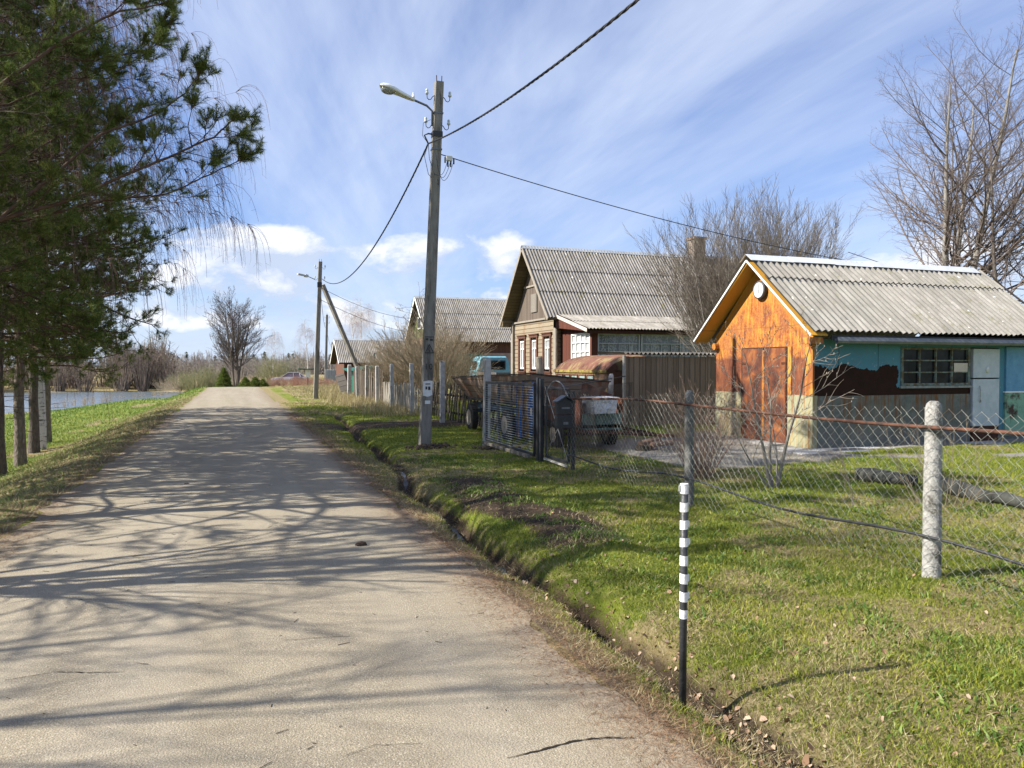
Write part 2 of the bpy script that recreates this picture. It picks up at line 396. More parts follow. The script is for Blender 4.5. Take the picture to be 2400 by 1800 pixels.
for i, (pts, wd) in enumerate([([(1190, 1800), (1290, 1777), (1360, 1757), (1440, 1746), (1500, 1744)], .007), ([(110, 1592), (200, 1595), (295, 1590)], .005), ([(0, 1612), (110, 1596)], .003),
                               ([(660, 1516), (760, 1510), (830, 1507)], .003), ([(310, 1570), (350, 1576)], .004), ([(800, 1800), (880, 1772), (1000, 1765)], .0022)]):
    o = crack(pts, wd, i).build('crack', ck, road)

def water_mat(t):
    p = t.pos(); n = t.noise(t.map(p, (1, .5, 1)), 1.6, 5, .65)
    return {'Base Color': (.13, .16, .18), 'Roughness': .22, 'Normal': t.bump(n, .5, .2)}
pw = MB(); pw.add([(-400, 24, -1.98), (-5.5, 24, -1.98), (-5.5, 128, -1.98), (-400, 128, -1.98)], [(0, 1, 2, 3)])
tag(pw.build('water', mat('water', water_mat, .1, .5)), kind='structure')
# damp water lying in the ditch bottom
dm = MB(); yy = np.arange(3.4, 12, .1)
tp = lambda i: .05 * abs(math.sin(i * .37)) ** .7 * (.6 + .4 * math.sin(i * 1.3)); L = [(float(xd(a)) - tp(i), a, float(H(xd(a), a)) + .010) for i, a in enumerate(yy)]; R = [(float(xd(a)) + tp(i), a, float(H(xd(a), a)) + .010) for i, a in enumerate(yy)]
n = len(L); dm.add(L + R, [(i, n + i, n + i + 1, i + 1) for i in range(n - 1) if int(i / 9) % 3 != 1])
tag(dm.build('ditch_water', mat('puddle', lambda t: {'Base Color': (.022, .018, .014), 'Roughness': .28}, .28, .3)), kind='structure')
# ---------------------------------------------------------------- materials for built things
def slate(name, tint=(1, 1, 1), dark=1.):
    def fn(t):
        p = t.pos(); x, y, z = t.sep(p)[:3]
        sheet = t.comb(t.m('FLOOR', t.m('DIVIDE', x, 1.05)), t.m('FLOOR', t.m('MULTIPLY', z, .9)), 0.)
        r = t.white(sheet); n = t.noise(t.map(p, (1, .25, .25)), 4.5, 7, .7); nf = t.noise(p, 34, 5, .7); lic = t.noise(p, 1.7, 8, .75); chp = t.noise(t.map(p, (1, .6, .6)), 11, 3, .5)
        c = t.ramp(n, [(.28, tuple(.14 * k * dark for k in (1.0, .97, .9))), (.5, tuple(.25 * k * dark for k in (1, .97, .9))), (.72, tuple(.36 * k * dark for k in (1, .98, .92)))])
        c = t.mix(t.m('MULTIPLY', r, .30), c, (.15 * dark, .145 * dark, .13 * dark))
        c = t.mix(t.mr(lic, .56, .68), c, (.15, .145, .085)); c = t.mix(t.m('MULTIPLY', t.mr(nf, .63, .7), .6), c, (.55, .54, .5))
        c = t.mix(t.mr(chp, .70, .73), c, (.6, .6, .57))
        c = t.mix(1., c, tint, 'MULTIPLY'); c = t.mix(.5, c, t.mix(nf, (.25, .25, .25), (.9, .9, .9)), 'OVERLAY')
        return {'Base Color': c, 'Normal': t.bump(nf, .5, .01)}
    return mat(name, fn, .9, .15)
def planks(name, c1, c2, wd=.13, axis=0, gap=(.01, .008, .006), rough=.9, streak=None):
    """boards with different tones; axis is the world axis across the boards"""
    def fn(t):
        p = t.pos(); s_ = t.sep(p); q = t.m('DIVIDE', s_[axis], wd); k = t.m('FLOOR', q); r = t.white(t.comb(k, 3., 1.))
        st = [1, 1, 1]; st[axis] = 9.; 
        if axis == 2: st[2] = 14.
        else: st[2] = .5
        n = t.noise(t.map(p, tuple(st)), 6, 7, .65)
        c = t.mix(t.m('ADD', t.m('MULTIPLY', n, .75), t.m('MULTIPLY', r, .5), clamp=True), c1, c2)
        if streak: c = t.mix(t.mr(t.noise(p, 2.4, 7, .7), .52, .62), c, streak)
        f = t.m('ABSOLUTE', t.m('SUBTRACT', t.m('FRACT', q), .5)); g = t.mr(f, .455, .485)
        c = t.mix(g, c, gap)
        return {'Base Color': c, 'Normal': t.bump(t.m('SUBTRACT', n, t.m('MULTIPLY', g, 1.5)), .6, .012)}
    return mat(name, fn, rough, .2)
wood_grey = planks('wood_grey', (.09, .08, .068), (.26, .235, .20), .11, 1)
glass_dark_ = 0
wood_grey_x = planks('wood_grey_x', (.035, .03, .024), (.12, .105, .085), .125, 0)
wood_dark = mottle('wood_dark', (.025, .020, .016), (.085, .07, .055), 9, stretch=(3, 3, .6))
wood_log = planks('wood_log', (.155, .125, .088), (.32, .265, .185), .19, 2, (.05, .035, .02), streak=(.24, .17, .11))
wood_post = mottle('wood_post', (.13, .115, .095), (.32, .285, .235), 8, stretch=(4, 4, .5))
brown_paint = mottle('brown_paint', (.06, .028, .02), (.12, .055, .036), 6, (.05, .03, .02), 3, .62)
red_wood = planks('red_wood', (.07, .024, .017), (.125, .045, .030), .12, 1)
red_wood_x = planks('red_wood_x', (.07, .034, .025), (.13, .065, .045), .12, 0)
white_paint = mottle('white_paint', (.62, .62, .60), (.78, .78, .75), 12, (.4, .37, .32), 8, .68)
concrete = mottle('concrete', (.17, .165, .155), (.36, .35, .325), 9, (.10, .095, .085), 3, .6, bump=.8, bscale=90, rough=.95)
concrete_l = mottle('concrete_light', (.27, .265, .25), (.47, .46, .43), 9, (.13, .125, .11), 4, .6, bump=.8, bscale=80, rough=.95)
pole_mat = mottle('pole_concrete', (.15, .14, .125), (.27, .255, .225), 5, (.10, .092, .08), 2.2, .56, stretch=(3, 3, .5), bump=.8, bscale=70, rough=.95)
rust = mottle('rust', (.065, .034, .024), (.14, .062, .038), 14, (.045, .028, .022), 6, .52, bump=.6)
rust_pink = mottle('rust_pink', (.085, .040, .028), (.19, .085, .058), 5, (.20, .15, .07), 2.4, .54, stretch=(1, 2, 1))
rust_dark = mottle('rust_dark', (.03, .012, .008), (.075, .03, .018), 9)
black_metal = mottle('black_metal', (.012, .013, .015), (.028, .03, .034), 20, (.06, .035, .02), 7, .66, rough=.5, spec=.5)
grey_metal = mottle('grey_metal', (.10, .105, .11), (.19, .2, .21), 20, rough=.5, metal=.3)
cable_mat = mottle('cable', (.018, .018, .02), (.05, .05, .055), 40, rough=.6)
rubber = mottle('rubber', (.018, .018, .018), (.045, .043, .04), 18, rough=.9)
glass_dark = mat('glass_dark', lambda t: {'Base Color': t.ramp(t.noise(t.pos(), 3, 3), [(.4, (.006, .007, .008)), (.7, (.03, .032, .035))])}, .2, .12)
zinc = mottle('zinc', (.62, .64, .66), (.78, .80, .82), 3, rough=.38, metal=.35, bump=.15, bscale=9, bd=.01)
moss_edge = mottle('moss_edge', (.16, .10, .05), (.32, .27, .06), 9, (.12, .06, .035), 7, .55)
slate_a = slate('slate_light', (.93, .91, .875), .98); slate_b = slate('slate_grey', (1.0, .96, .93), .92)

def corr(mb, x0, x1, yt, zt, yb, zb, pitch=.15, amp=.026, cuts=(0, 1), lift=.014, seed=0):
    """corrugated sheets in courses from the ridge (yt, zt) down to the eave (yb, zb), waves counted along X"""
    rr = random.Random(seed); n = int((x1 - x0) / pitch * 8); L = math.hypot(yb - yt, zb - zt); sg = 1 if yb < yt else -1
    ny_, nz_ = -(abs(zb - zt)) / L * (1 if yb < yt else -1), abs(yb - yt) / L
    for ci in range(len(cuts) - 1):
        a, b = cuts[ci], cuts[ci + 1] + (.03 if ci < len(cuts) - 2 else 0); base = .012 * (len(cuts) - ci)
        xj = [x0 + k * 1.05 for k in range(int((x1 - x0) / 1.05) + 2)]; jit = [rr.uniform(-.018, .018) / L for _ in xj]; 
        vs = []
        for i in range(n + 1):
            x = x0 + (x1 - x0) * i / n; k = min(int((x - x0) / 1.05), len(jit) - 1)
            h = amp * math.cos((x - x0) / pitch * 2 * math.pi)
            for q, f in enumerate((a, (a + b) / 2, b + (jit[k] if ci < len(cuts) - 1 else 0))):
                e = h + base + lift * q / 2
                vs.append((x, yt + (yb - yt) * f + ny_ * e, zt + (zb - zt) * f + nz_ * e))
        fs = []
        for i in range(n):
            for q in (0, 1):
                v = i * 3 + q; f = (v, v + 1, v + 4, v + 3); fs.append(f if sg > 0 else f[::-1])
        mb.add(vs, fs)
    return mb

# ---------------------------------------------------------------- orange iron-clad outbuilding
SX0, SX1, SY0, SY1 = 10.32, 16.35, 11.62, 14.72; SE, SR, SYR = 2.18, 3.80, 13.17
shed = thing('shed', (SX0, 13.2, 0), 'small outbuilding clad in rusty orange iron with pale corrugated roof and blue side wall', 'shed')
def orange_mat(t):
    p = t.pos(); x, y, z = t.sep(p)[:3]
    s_ = t.m('ADD', t.m('MULTIPLY', t.noise(t.map(p, (9, 9, .7)), 2.2, 8, .75, .8), .6), t.m('MULTIPLY', t.noise(p, 3.1, 8, .72, .5), .4)); rk = t.m('SUBTRACT', t.m('SUBTRACT', 3.80, t.m('MULTIPLY', t.m('ABSOLUTE', t.m('SUBTRACT', y, 13.17)), .87)), z); b = t.noise(p, 1.5, 6, .65); f = t.noise(p, 26, 5, .7)
    c = t.ramp(s_, [(.41, (.11, .042, .027)), (.46, (.25, .075, .026)), (.52, (.41, .14, .026)), (.58, (.47, .245, .045))])
    c = t.mix(t.m('MULTIPLY', t.mr(b, .47, .58), .6), c, (.24, .085, .045)); c = t.mix(t.m('MULTIPLY', t.mr(t.m('ADD', rk, t.m('MULTIPLY', s_, .9)), .95, .5), .85), c, (.55, .30, .035))
    c = t.mix(t.m('MULTIPLY', t.mr(f, .52, .62), .5), c, (.55, .27, .05))
    # upper edge keeps more of the ochre paint; sheets from 1 to 1.75 m are rusted brown
    e = t.m('MULTIPLY', t.mr(t.m('ADD', z, t.m('MULTIPLY', s_, .08)), 1.86, 1.80), t.mr(t.m('ADD', z, t.m('MULTIPLY', s_, .02)), 1.04, 1.06))
    rc = t.ramp(s_, [(.38, (.075, .026, .016)), (.5, (.16, .052, .026)), (.6, (.29, .11, .04))])
    c = t.mix(t.m('MULTIPLY', e, .93), c, rc)
    # horizontal sheet joints
    j = t.m('ABSOLUTE', t.m('SUBTRACT', z, 2.42)); c = t.mix(t.mr(j, .008, .003), c, (.2, .08, .02))
    return {'Base Color': c, 'Normal': t.bump(t.m('ADD', s_, f), .35, .012)}
orange = mat('orange_iron', orange_mat, .62, .3)
def door_mat(t):
    p = t.pos(); z = t.sep(p)[2]; s_ = t.noise(t.map(p, (4, 4, .7)), 2.2, 8, .7); b = t.noise(p, 2.3, 6, .65, .5)
    c = t.ramp(b, [(.38, (.06, .026, .019)), (.47, (.115, .042, .024)), (.55, (.19, .062, .024)), (.64, (.29, .11, .035))])
    c = t.mix(t.m('MULTIPLY', t.mr(s_, .5, .7), .5), c, (.14, .045, .025))
    return {'Base Color': c, 'Normal': t.bump(s_, .3, .012)}
door_rust = mat('door_rust', door_mat, .6, .3)
ochre = mottle('ochre_paint', (.36, .18, .035), (.48, .27, .055), 5, (.24, .08, .025), 3, .50, stretch=(2, 2, .6), rough=.6)
def plinth_y(t):
    p = t.pos(); s_ = t.noise(t.map(p, (7, 7, .5)), 2.2, 7, .7)
    c = t.ramp(s_, [(.34, (.24, .235, .135)), (.5, (.31, .30, .19)), (.55, (.31, .235, .10)), (.62, (.22, .11, .045))])
    return {'Base Color': t.mix(t.m('MULTIPLY', t.mr(t.noise(p, 9, 6, .7), .5, .7), .5), c, (.30, .31, .25))}
def plinth_g(t):
    p = t.pos(); s_ = t.noise(t.map(p, (5, 5, .35)), 2.2, 7, .7); z = t.sep(p)[2]
    c = t.mix(t.mr(t.noise(p, 7, 6, .7), .4, .7), (.115, .122, .105), (.185, .19, .168))
    return {'Base Color': t.mix(t.m('MULTIPLY', t.mr(s_, .50, .60), t.mr(z, .0, .9)), c, (.16, .075, .03))}
def blue_mat(t):
    p = t.pos(); x, y, z = t.sep(p)[:3]; n = t.noise(t.map(p, (1, 1, .4)), 1.7, 5, .6); r = t.noise(p, 6.5, 9, .75)
    edge = t.m('ADD', t.m('ADD', 1.60, t.m('MULTIPLY', t.m('SUBTRACT', n, .5), .65)), t.m('MULTIPLY', t.m('SUBTRACT', r, .5), .12))
    mk_ = t.m('MULTIPLY', t.mr(z, 0, 0), 0)
    below = t.m('LESS_THAN', z, edge); left = t.m('LESS_THAN', x, t.m('ADD', 12.42, t.m('MULTIPLY', t.m('SUBTRACT', r, .5), .3)))
    low = t.m('LESS_THAN', z, t.m('ADD', 1.19, t.m('MULTIPLY', t.m('SUBTRACT', r, .5), .1)))
    mid_ = t.m('MULTIPLY', t.m('LESS_THAN', x, 14.4), low)
    k = t.m('MAXIMUM', t.m('MULTIPLY', below, left), mid_)
    sm = t.m('ABSOLUTE', t.m('SUBTRACT', t.m('FRACT', t.m('DIVIDE', t.m('SUBTRACT', x, 10.45), .98)), .5)); seam = t.mr(sm, .004, .010)
    chip = t.m('GREATER_THAN', t.noise(p, 21, 4, .7), .735)
    blue = t.mix(t.noise(p, 2.5, 5), (.065, .19, .26), (.10, .26, .33)); blue = t.mix(t.m('MULTIPLY', t.mr(t.noise(p, 6, 8, .75), .5, .62), .5), blue, (.12, .19, .20)); blue = t.mix(t.mr(t.noise(p, 15, 6, .7), .64, .69), blue, (.30, .42, .44))
    rd = t.mix(t.noise(p, 5, 5, .7), (.012, .006, .004), (.042, .017, .011)); rd = t.mix(chip, rd, (.2, .28, .3))
    blue = t.mix(seam, (.03, .06, .07), blue)
    return {'Base Color': t.mix(k, blue, rd), 'Normal': t.bump(k, -.6, .012)}
blue_wall = mat('blue_flaking_paint', blue_mat, .75, .12)
# gable wall facing the road: sheet iron skin around a door opening, yellow plinth beneath
m = MB(); DY0, DY1, DZ = 12.33, 13.73, 2.0
m.add([(SX0, SY0, 1.05), (SX0, DY0, 1.05), (SX0, DY0, DZ), (SX0, DY1, DZ), (SX0, DY1, 1.05), (SX0, SY1, 1.05), (SX0, SY1, SE + .12), (SX0, SYR, SR - .02), (SX0, SY0, SE + .12)],
      [(8, 2, 1, 0), (7, 3, 2, 8), (6, 3, 7), (6, 5, 4, 3)])
m.build('gable_wall', orange, shed, solid=.03)
for a, b in ((SY0 - .012, DY0), (DY1, SY1)): m = MB(); m.box(SX0 - .012, SX0 + .1, a, b, 0.0, 1.05); m.build('plinth', mat('plinth_yellow', plinth_y), shed)
for a, b, c_ in ((SX0 + .101, 14.40, 1.04), (15.22, SX1, .25)): m = MB(); m.box(a, b, SY0 - .014, SY0 + .1, 0, c_); m.build('plinth', mat('plinth_grey', plinth_g), shed)
# corner strip and long wall with openings for window and doors
m = MB(); m.box(SX0 - .03, SX0 + .012, SY0 - .03, SY0 + .17, 1.05, 1.98); m.box(SX0 - .025, SX0 + .012, DY0 - .14, DY0 - .035, 1.05, 2.0); m.build('corner_strip', ochre, shed)
m = MB(); Y0, Y1 = SY0, SY0 + .08
for a, b, c_, d_ in ((SX0 + .012, 12.5, 1.04, 2.14), (12.5, 14.38, 1.04, 1.22), (12.5, 14.38, 1.99, 2.14), (14.38, 15.22, 2.0, 2.14), (15.22, 15.40, .25, 2.14), (15.40, SX1, 2.02, 2.14)):
    m.box(a, b, Y0, Y1, c_, d_)
m.build('side_wall', blue_wall, shed)
m = MB(); m.box(SX0 + .1, SX1, SY1 - .1, SY1, 0, 2.2); m.box(SX1 - .1, SX1, SY0 + .08, SY1 - .1, 0, 2.2); m.poly([(SX1 - .1, SY0, 2.2), (SX1 - .1, SY1, 2.2), (SX1 - .1, SYR, SR - .05)], (.1, 0, 0)); m.build('rear_wall', wood_grey, shed)
m = MB(); m.box(12.5, 15.4, SY0 + .9, SY0 + 1.0, 0, 2.1); m.build('inner_partition', wood_dark, shed)
# double door on the gable
m = MB(); m.box(SX0 - .034, SX0 - .004, DY0 - .02, DY0 + .008, .05, DZ); m.box(SX0 - .034, SX0 - .004, DY1 - .008, DY1 + .02, .05, DZ); m.box(SX0 - .034, SX0 - .004, DY0 + .008, DY1 - .008, DZ - .018, DZ + .006); m.build('door_gap_shade', rust_dark, shed)  # dark strips stand in for the shaded gap around the door leaves
for z_ in (.4, 1.65):
    for y_ in (DY0 + .06, DY1 - .06): m = MB(); m.box(SX0 - .044, SX0 - .034, y_ - .07, y_ + .07, z_, z_ + .045); m.build('hinge', rust_dark, shed)
for a, b in ((DY0 + .01, 13.01), (13.035, DY1 - .01)):
    m = MB(); m.box(SX0 - .035, SX0 + .0, a, b, .07, DZ - .02); m.box(SX0 - .042, SX0 - .03, a + .001, a + .035, .07, DZ - .02); dr = m.build('door', door_rust, shed, bevel=.004)
m = MB(); m.box(SX0 - .045, SX0 - .032, 12.985, 13.05, .1, DZ - .05); m.build('door_strip', mottle('rust_orange', (.28, .10, .025), (.42, .17, .03), 9, rough=.6), shed)
# window with glazing bars
wn = MB()
for a, b, c_, d_ in ((12.5, 12.56, 1.22, 1.99), (14.32, 14.38, 1.22, 1.99), (12.56, 14.32, 1.22, 1.27), (12.56, 14.32, 1.95, 1.99)): wn.box(a, b, SY0 - .02, SY0 + .05, c_, d_)
for i in range(1, 4): x_ = 12.56 + 1.76 * i / 4; wn.box(x_ - .015, x_ + .015, SY0 - .012, SY0 + .03, 1.27, 1.95)
for zz_ in (1.49, 1.73): wn.box(12.56, 14.32, SY0 - .009, SY0 + .027, zz_ - .013, zz_ + .013)
win = wn.build('window', mottle('window_teal', (.07, .13, .14), (.22, .24, .19), 14, (.10, .075, .04), 8, .5), shed)
m = MB(); m.box(12.56, 14.32, SY0 + .032, SY0 + .036, 1.27, 1.95); m.build('pane', glass_dark, win)
m = MB(); m.box(13.92, 14.30, SY0 - .022, SY0 - .014, 1.50, 1.68); m.build('patch', mottle('cardboard', (.42, .36, .29), (.55, .48, .40), 6), win)
m = MB(); m.box(12.47, 14.41, SY0 - .05, SY0 - .0, 1.17, 1.215); m.build('sill', mottle('sill_wood', (.12, .12, .10), (.3, .32, .3), 9), win)
# pale fridge-like door, blue door and green panel
fr = mottle('pale_door', (.31, .36, .39), (.43, .47, .50), 5, (.30, .27, .22), 6, .66, rough=.4, spec=.5)
m = MB(); m.box(14.43, 15.19, SY0 - .05, SY0 + .03, 1.37, 1.98); m.box(14.43, 15.19, SY0 - .05, SY0 + .03, .36, 1.345); d1 = m.build('door', fr, shed, bevel=.01); d1['label'] = 'pale grey two-leaf door with a long handle'
m = MB(); m.tube([(14.62, SY0 - .055, 1.20), (14.60, SY0 - .09, 1.14), (14.60, SY0 - .09, .92), (14.63, SY0 - .055, .86)], .014, 6); m.build('handle', mottle('chrome', (.3, .32, .3), (.5, .52, .5), 9, rough=.3, metal=.6), d1); m = MB(); m.ball((14.83, SY0 - .055, 1.54), (.05, .012, .075)); m.build('badge', MATS['chrome'], d1)
m = MB(); m.box(14.43, 15.19, SY0 - .04, SY0 + .03, .04, .36); m.build('kick_plate', rust_dark, d1)
m = MB(); m.box(15.40, SX1, SY0 - .04, SY0 + .02, 1.08, 2.02); d2 = m.build('door', mottle('blue_door', (.07, .20, .33), (.12, .28, .42), 6, rough=.5), shed); d2['label'] = 'blue and green painted door'
m = MB(); m.box(15.38, SX1, SY0 - .045, SY0 + .02, .14, 1.05); m.build('lower_panel', mottle('green_panel', (.13, .27, .19), (.19, .34, .25), 6, (.035, .014, .01), 2.2, .60, rough=.5), d2)
m = MB(); m.box(15.36, SX1, SY0 - .055, SY0 + .02, 1.05, 1.08); m.build('rail', white_paint, d2)
# roof
def slope_pt(f, side): return (SYR + side * (SYR - 11.28) * f, 3.86 + (2.245 - 3.86) * f)
rf = MB(); corr(rf, 9.97, 16.55, SYR, 3.86, 11.27, 2.235, cuts=(0, .28, 1), seed=1); corr(rf, 9.97, 16.55, SYR, 3.86, 15.07, 2.235, cuts=(0, .28, 1), seed=2)
roof = rf.build('roof', slate_a, shed, smooth=True, solid=.007)
m = MB()
for sd in (-1, 1):
    a, b = (SYR, 3.93), (SYR + sd * .19, 3.785)
    for i in range(6):
        x0_, x1_ = 9.93 + i * 1.07, 9.93 + (i + 1) * 1.07 + .03; e = .006 * (i % 2) + .002
        m.add([(x0_, a[0], a[1] + e), (x1_, a[0], a[1] + e), (x1_, b[0], b[1] + e + .006 * math.sin(i * 2.)), (x0_, b[0], b[1] + e)], [(0, 1, 2, 3)])
m.build('ridge_cap', zinc, shed, solid=.003)
for sd in (-1, 1):     # barge boards: white edge and ochre soffit
    e1 = (SYR + sd * 1.9, 2.205); 
    m = MB(); m.bar((9.955, SYR, 3.80), (9.955, e1[0], e1[1] - .02), .035, .02, up=(1, 0, 0)); m.build('barge_board', white_paint, shed)
    m = MB(); k = .03
    m.add([(9.98, SYR, 3.79 - k), (SX0 + .02, SYR, 3.79 - k), (SX0 + .02, e1[0], e1[1] - k), (9.98, e1[0], e1[1] - k)], [(0, 1, 2, 3)]); m.build('soffit', orange, shed, solid=.02)
m = MB(); m.box(9.98, SX0 - .03, 11.32, 11.62, 2.03, 2.15); m.build('eave_box', ochre, shed)
for yy_ in (SY0 + .02, SY1 - .0):
    m = MB(); m.cyl((10.27, yy_ - .05, 2.06), .075, .10, (1, 0, 0)); m.build('log_end', orange, shed)
m = MB(); m.box(10.5, SX1 + .2, 11.33, 11.36, 2.10, 2.20); m.build('fascia', mottle('fascia_dark', (.03, .03, .03), (.08, .08, .08), 8), shed)
m = MB(); pts = [(11.24, 2.16), (11.21, 2.09), (11.235, 2.045), (11.275, 2.035), (11.31, 2.06), (11.32, 2.13)]
m.add([(xq, a, b) for xq in (10.55, SX1 + .25) for a, b in pts], [(i, i + 1, i + 7, i + 6) for i in range(5)]); m.build('gutter', mottle('gutter_zinc', (.10, .11, .12), (.2, .21, .22), 5, rough=.5, metal=.3), shed, solid=.004)
m = MB(); m.box(10.45, SX1, 11.37, 11.62, 2.135, 2.15); m.build('soffit', wood_dark, shed)
# concrete apron
m = MB(); m.box(9.5, 10.3, 11.0, 15.2, -.1, .035); m.box(9.5, 16.8, 10.95, 11.6, -.1, .045); tag(m.build('apron', concrete_l, bevel=.01), kind='structure')
m = MB(); m.box(9.9, 10.28, 12.3, 13.8, .03, .07); m.build('door_step', concrete, shed)

# wall clock on the gable
ck_ = thing('wall_clock', (SX0, 13.12, 3.2), 'round white clock with dark rim high on the orange gable', 'clock')
cc = Vector((SX0 - .05, 13.12, 3.2))
m = MB(); m.lathe((SX0, 13.12, 3.2), (-1, 0, 0), [(0, .185), (.05, .19), (.085, .19), (.10, .175), (.102, .16), (.085, .157)], 32); m.build('case', mottle('clock_case', (.04, .04, .045), (.10, .10, .11), 9, rough=.4), ck_, smooth=False)
m = MB(); m.cyl((SX0 - .088, 13.12, 3.2), .158, .01, (1, 0, 0), 32); m.cur = 1
for i in range(1, 13):
    a = math.radians(90 - 30 * i); text_mb(m, str(i), .048, (SX0 - .093, 13.12 - .122 * math.cos(a), 3.2 + .122 * math.sin(a)), (0, -1, 0), (0, 0, 1), .002)
m.build('dial', [mottle('dial_white', (.50, .53, .56), (.58, .61, .64), 3, bump=0), black_metal], ck_)
for L_, a, w_ in ((.075, -91, .012), (.11, 90, .008)):
    a = math.radians(a); m = MB(); m.bar((SX0 - .099, 13.12, 3.2), (SX0 - .099, 13.12 - L_ * math.cos(a), 3.2 + L_ * math.sin(a)), w_, .004, up=(1, 0, 0)); m.build('hand', black_metal, ck_)

# ---------------------------------------------------------------- log house with veranda
HX0, HX1, HY0, HY1 = 13.1, 25.2, 30.3, 35.7; HYR = 33.0
house = thing('log_house', (HX0, 33, 0), 'log house with steep grey corrugated roof, plank gable and glazed lean-to veranda', 'house')
m = MB(); m.box(HX0 - .02, HX1, HY0, HY1, -.1, .55); m.build('foundation', concrete, house)
m = MB()
wins = [(31.05, 31.72), (32.63, 33.3), (34.2, 34.87)]; wz0, wz1 = 1.5, 2.85
k = 0; z_ = .55
while z_ < 3.75:       # squared logs, one course at a time, interrupted at the windows
    z2 = min(z_ + .19, 3.76); spans = [(HY0, HY1)]
    if z2 > wz0 - .05 and z_ < wz1 + .05: spans = [(HY0, wins[0][0]), (wins[0][1], wins[1][0]), (wins[1][1], wins[2][0]), (wins[2][1], HY1)]
    for a, b in spans: m.box(HX0 + .006 * (k % 2), HX0 + .16, a, b, z_ + .004, z2 - .004)
    z_ += .19; k += 1
m.build('log_wall', wood_log, house, bevel=.012)
m = MB(); m.box(HX0 + .16, HX1, HY0, HY0 + .15, .55, 3.76); m.box(HX0 + .16, HX1, HY1 - .15, HY1, .55, 3.76); m.box(HX1 - .15, HX1, HY0 + .15, HY1 - .15, .55, 3.76); m.build('log_wall', planks('wood_log_dark', (.10, .075, .05), (.22, .17, .12), .19, 2), house)
m = MB(); m.box(HX0 + .16, HX0 + .2, HY0 + .2, HY1 - .2, .6, 3.7); m.build('inner_lining', wood_dark, house)
for yy_ in (HY0, HY1):
    m = MB(); m.box(HX0 - .12, HX0 - .003, yy_ - .13, yy_ + .13, .1, 3.72)
    if yy_ == HY0: m.box(HX0 - .09, HX0 - .04, yy_ - .15, yy_ - .131, .1, 3.7)
    m.build('corner_boards', wood_post, house)
gw = planks('gable_planks', (.06, .045, .035), (.155, .125, .10), .15, 1)
m = MB(); m.poly([(HX0 + .03, HY0 + .05, 3.8), (HX0 + .03, HY1 - .05, 3.8), (HX0 + .03, HYR, 6.95)], (.06, 0, 0)); m.build('gable', gw, house)
m = MB(); m.box(HX0 - .08, HX0 + .02, HY0 - .15, HY1 + .15, 3.72, 3.80); m.box(HX0 - .03, HX0 + .028, HYR - 1.25, HYR + 1.25, 5.35, 5.43); m.build('gable_ledge', wood_post, house)
m = MB(); m.box(HX0 - .02, HX0 + .028, HYR - .38, HYR + .38, 4.15, 5.0); m.build('gable_shutter', wood_grey, house)
for a, b in wins:
    m = MB()
    m.box(HX0 - .05, HX0 + .02, a - .14, a - .0, wz0 - .1, wz1 + .12); m.box(HX0 - .05, HX0 + .02, b, b + .14, wz0 - .1, wz1 + .12)
    m.box(HX0 - .06, HX0 + .02, a - .2, b + .2, wz1 + .12, wz1 + .24); m.box(HX0 - .10, HX0 + .02, a - .24, b + .24, wz1 + .24, wz1 + .29)
    m.box(HX0 - .08, HX0 + .02, a - .18, b + .18, wz0 - .16, wz0 - .1); m.box(HX0 - .04, HX0 + .02, a - .14, b + .14, wz0 - .5, wz0 - .16)
    wf = m.build('window', brown_paint, house)
    m = MB()
    m.box(HX0 + .02, HX0 + .07, a, a + .06, wz0, wz1); m.box(HX0 + .02, HX0 + .07, b - .06, b, wz0, wz1); m.box(HX0 + .02, HX0 + .07, a + .06, b - .06, wz0, wz0 + .07); m.box(HX0 + .02, HX0 + .07, a + .06, b - .06, wz1 - .06, wz1)
    m.box(HX0 + .018, HX0 + .067, (a + b) / 2 - .03, (a + b) / 2 + .03, wz0 + .07, wz1 - .4); m.box(HX0 + .015, HX0 + .064, a + .06, b - .06, wz1 - .42, wz1 - .37)
    m.build('frame', white_paint, wf)
    m = MB(); m.box(HX0 + .072, HX0 + .078, a + .02, b - .02, wz0 + .02, wz1 - .02); m.build('pane', mottle('curtain_glass', (.16, .17, .18), (.45, .46, .46), 5, stretch=(1, 6, .5), rough=.15, spec=.5, bump=0), wf)
rf = MB(); ZE = 3.72; ey = 2.7 + .42
corr(rf, HX0 - .6, HX1 + .4, HYR, 7.15, HYR - ey, 3.70, cuts=(0, .32, .62, 1), seed=3); corr(rf, HX0 - .6, HX1 + .4, HYR, 7.15, HYR + ey, 3.70, cuts=(0, .32, .62, 1), seed=4)
rf.build('roof', slate_b, house, smooth=True, solid=.008)
m = MB()
for sd in (-1, 1): m.add([(HX0 - .63, HYR, 7.235), (HX1 + .4, HYR, 7.235), (HX1 + .4, HYR + sd * .17, 7.06), (HX0 - .63, HYR + sd * .17, 7.06)], [(0, 1, 2, 3)])
m.build('ridge_cap', mottle('dull_zinc', (.30, .33, .36), (.45, .48, .5), 3, rough=.5, metal=.2), house, solid=.004)
soff = planks('soffit_planks', (.07, .055, .035), (.17, .135, .08), .14, 2)
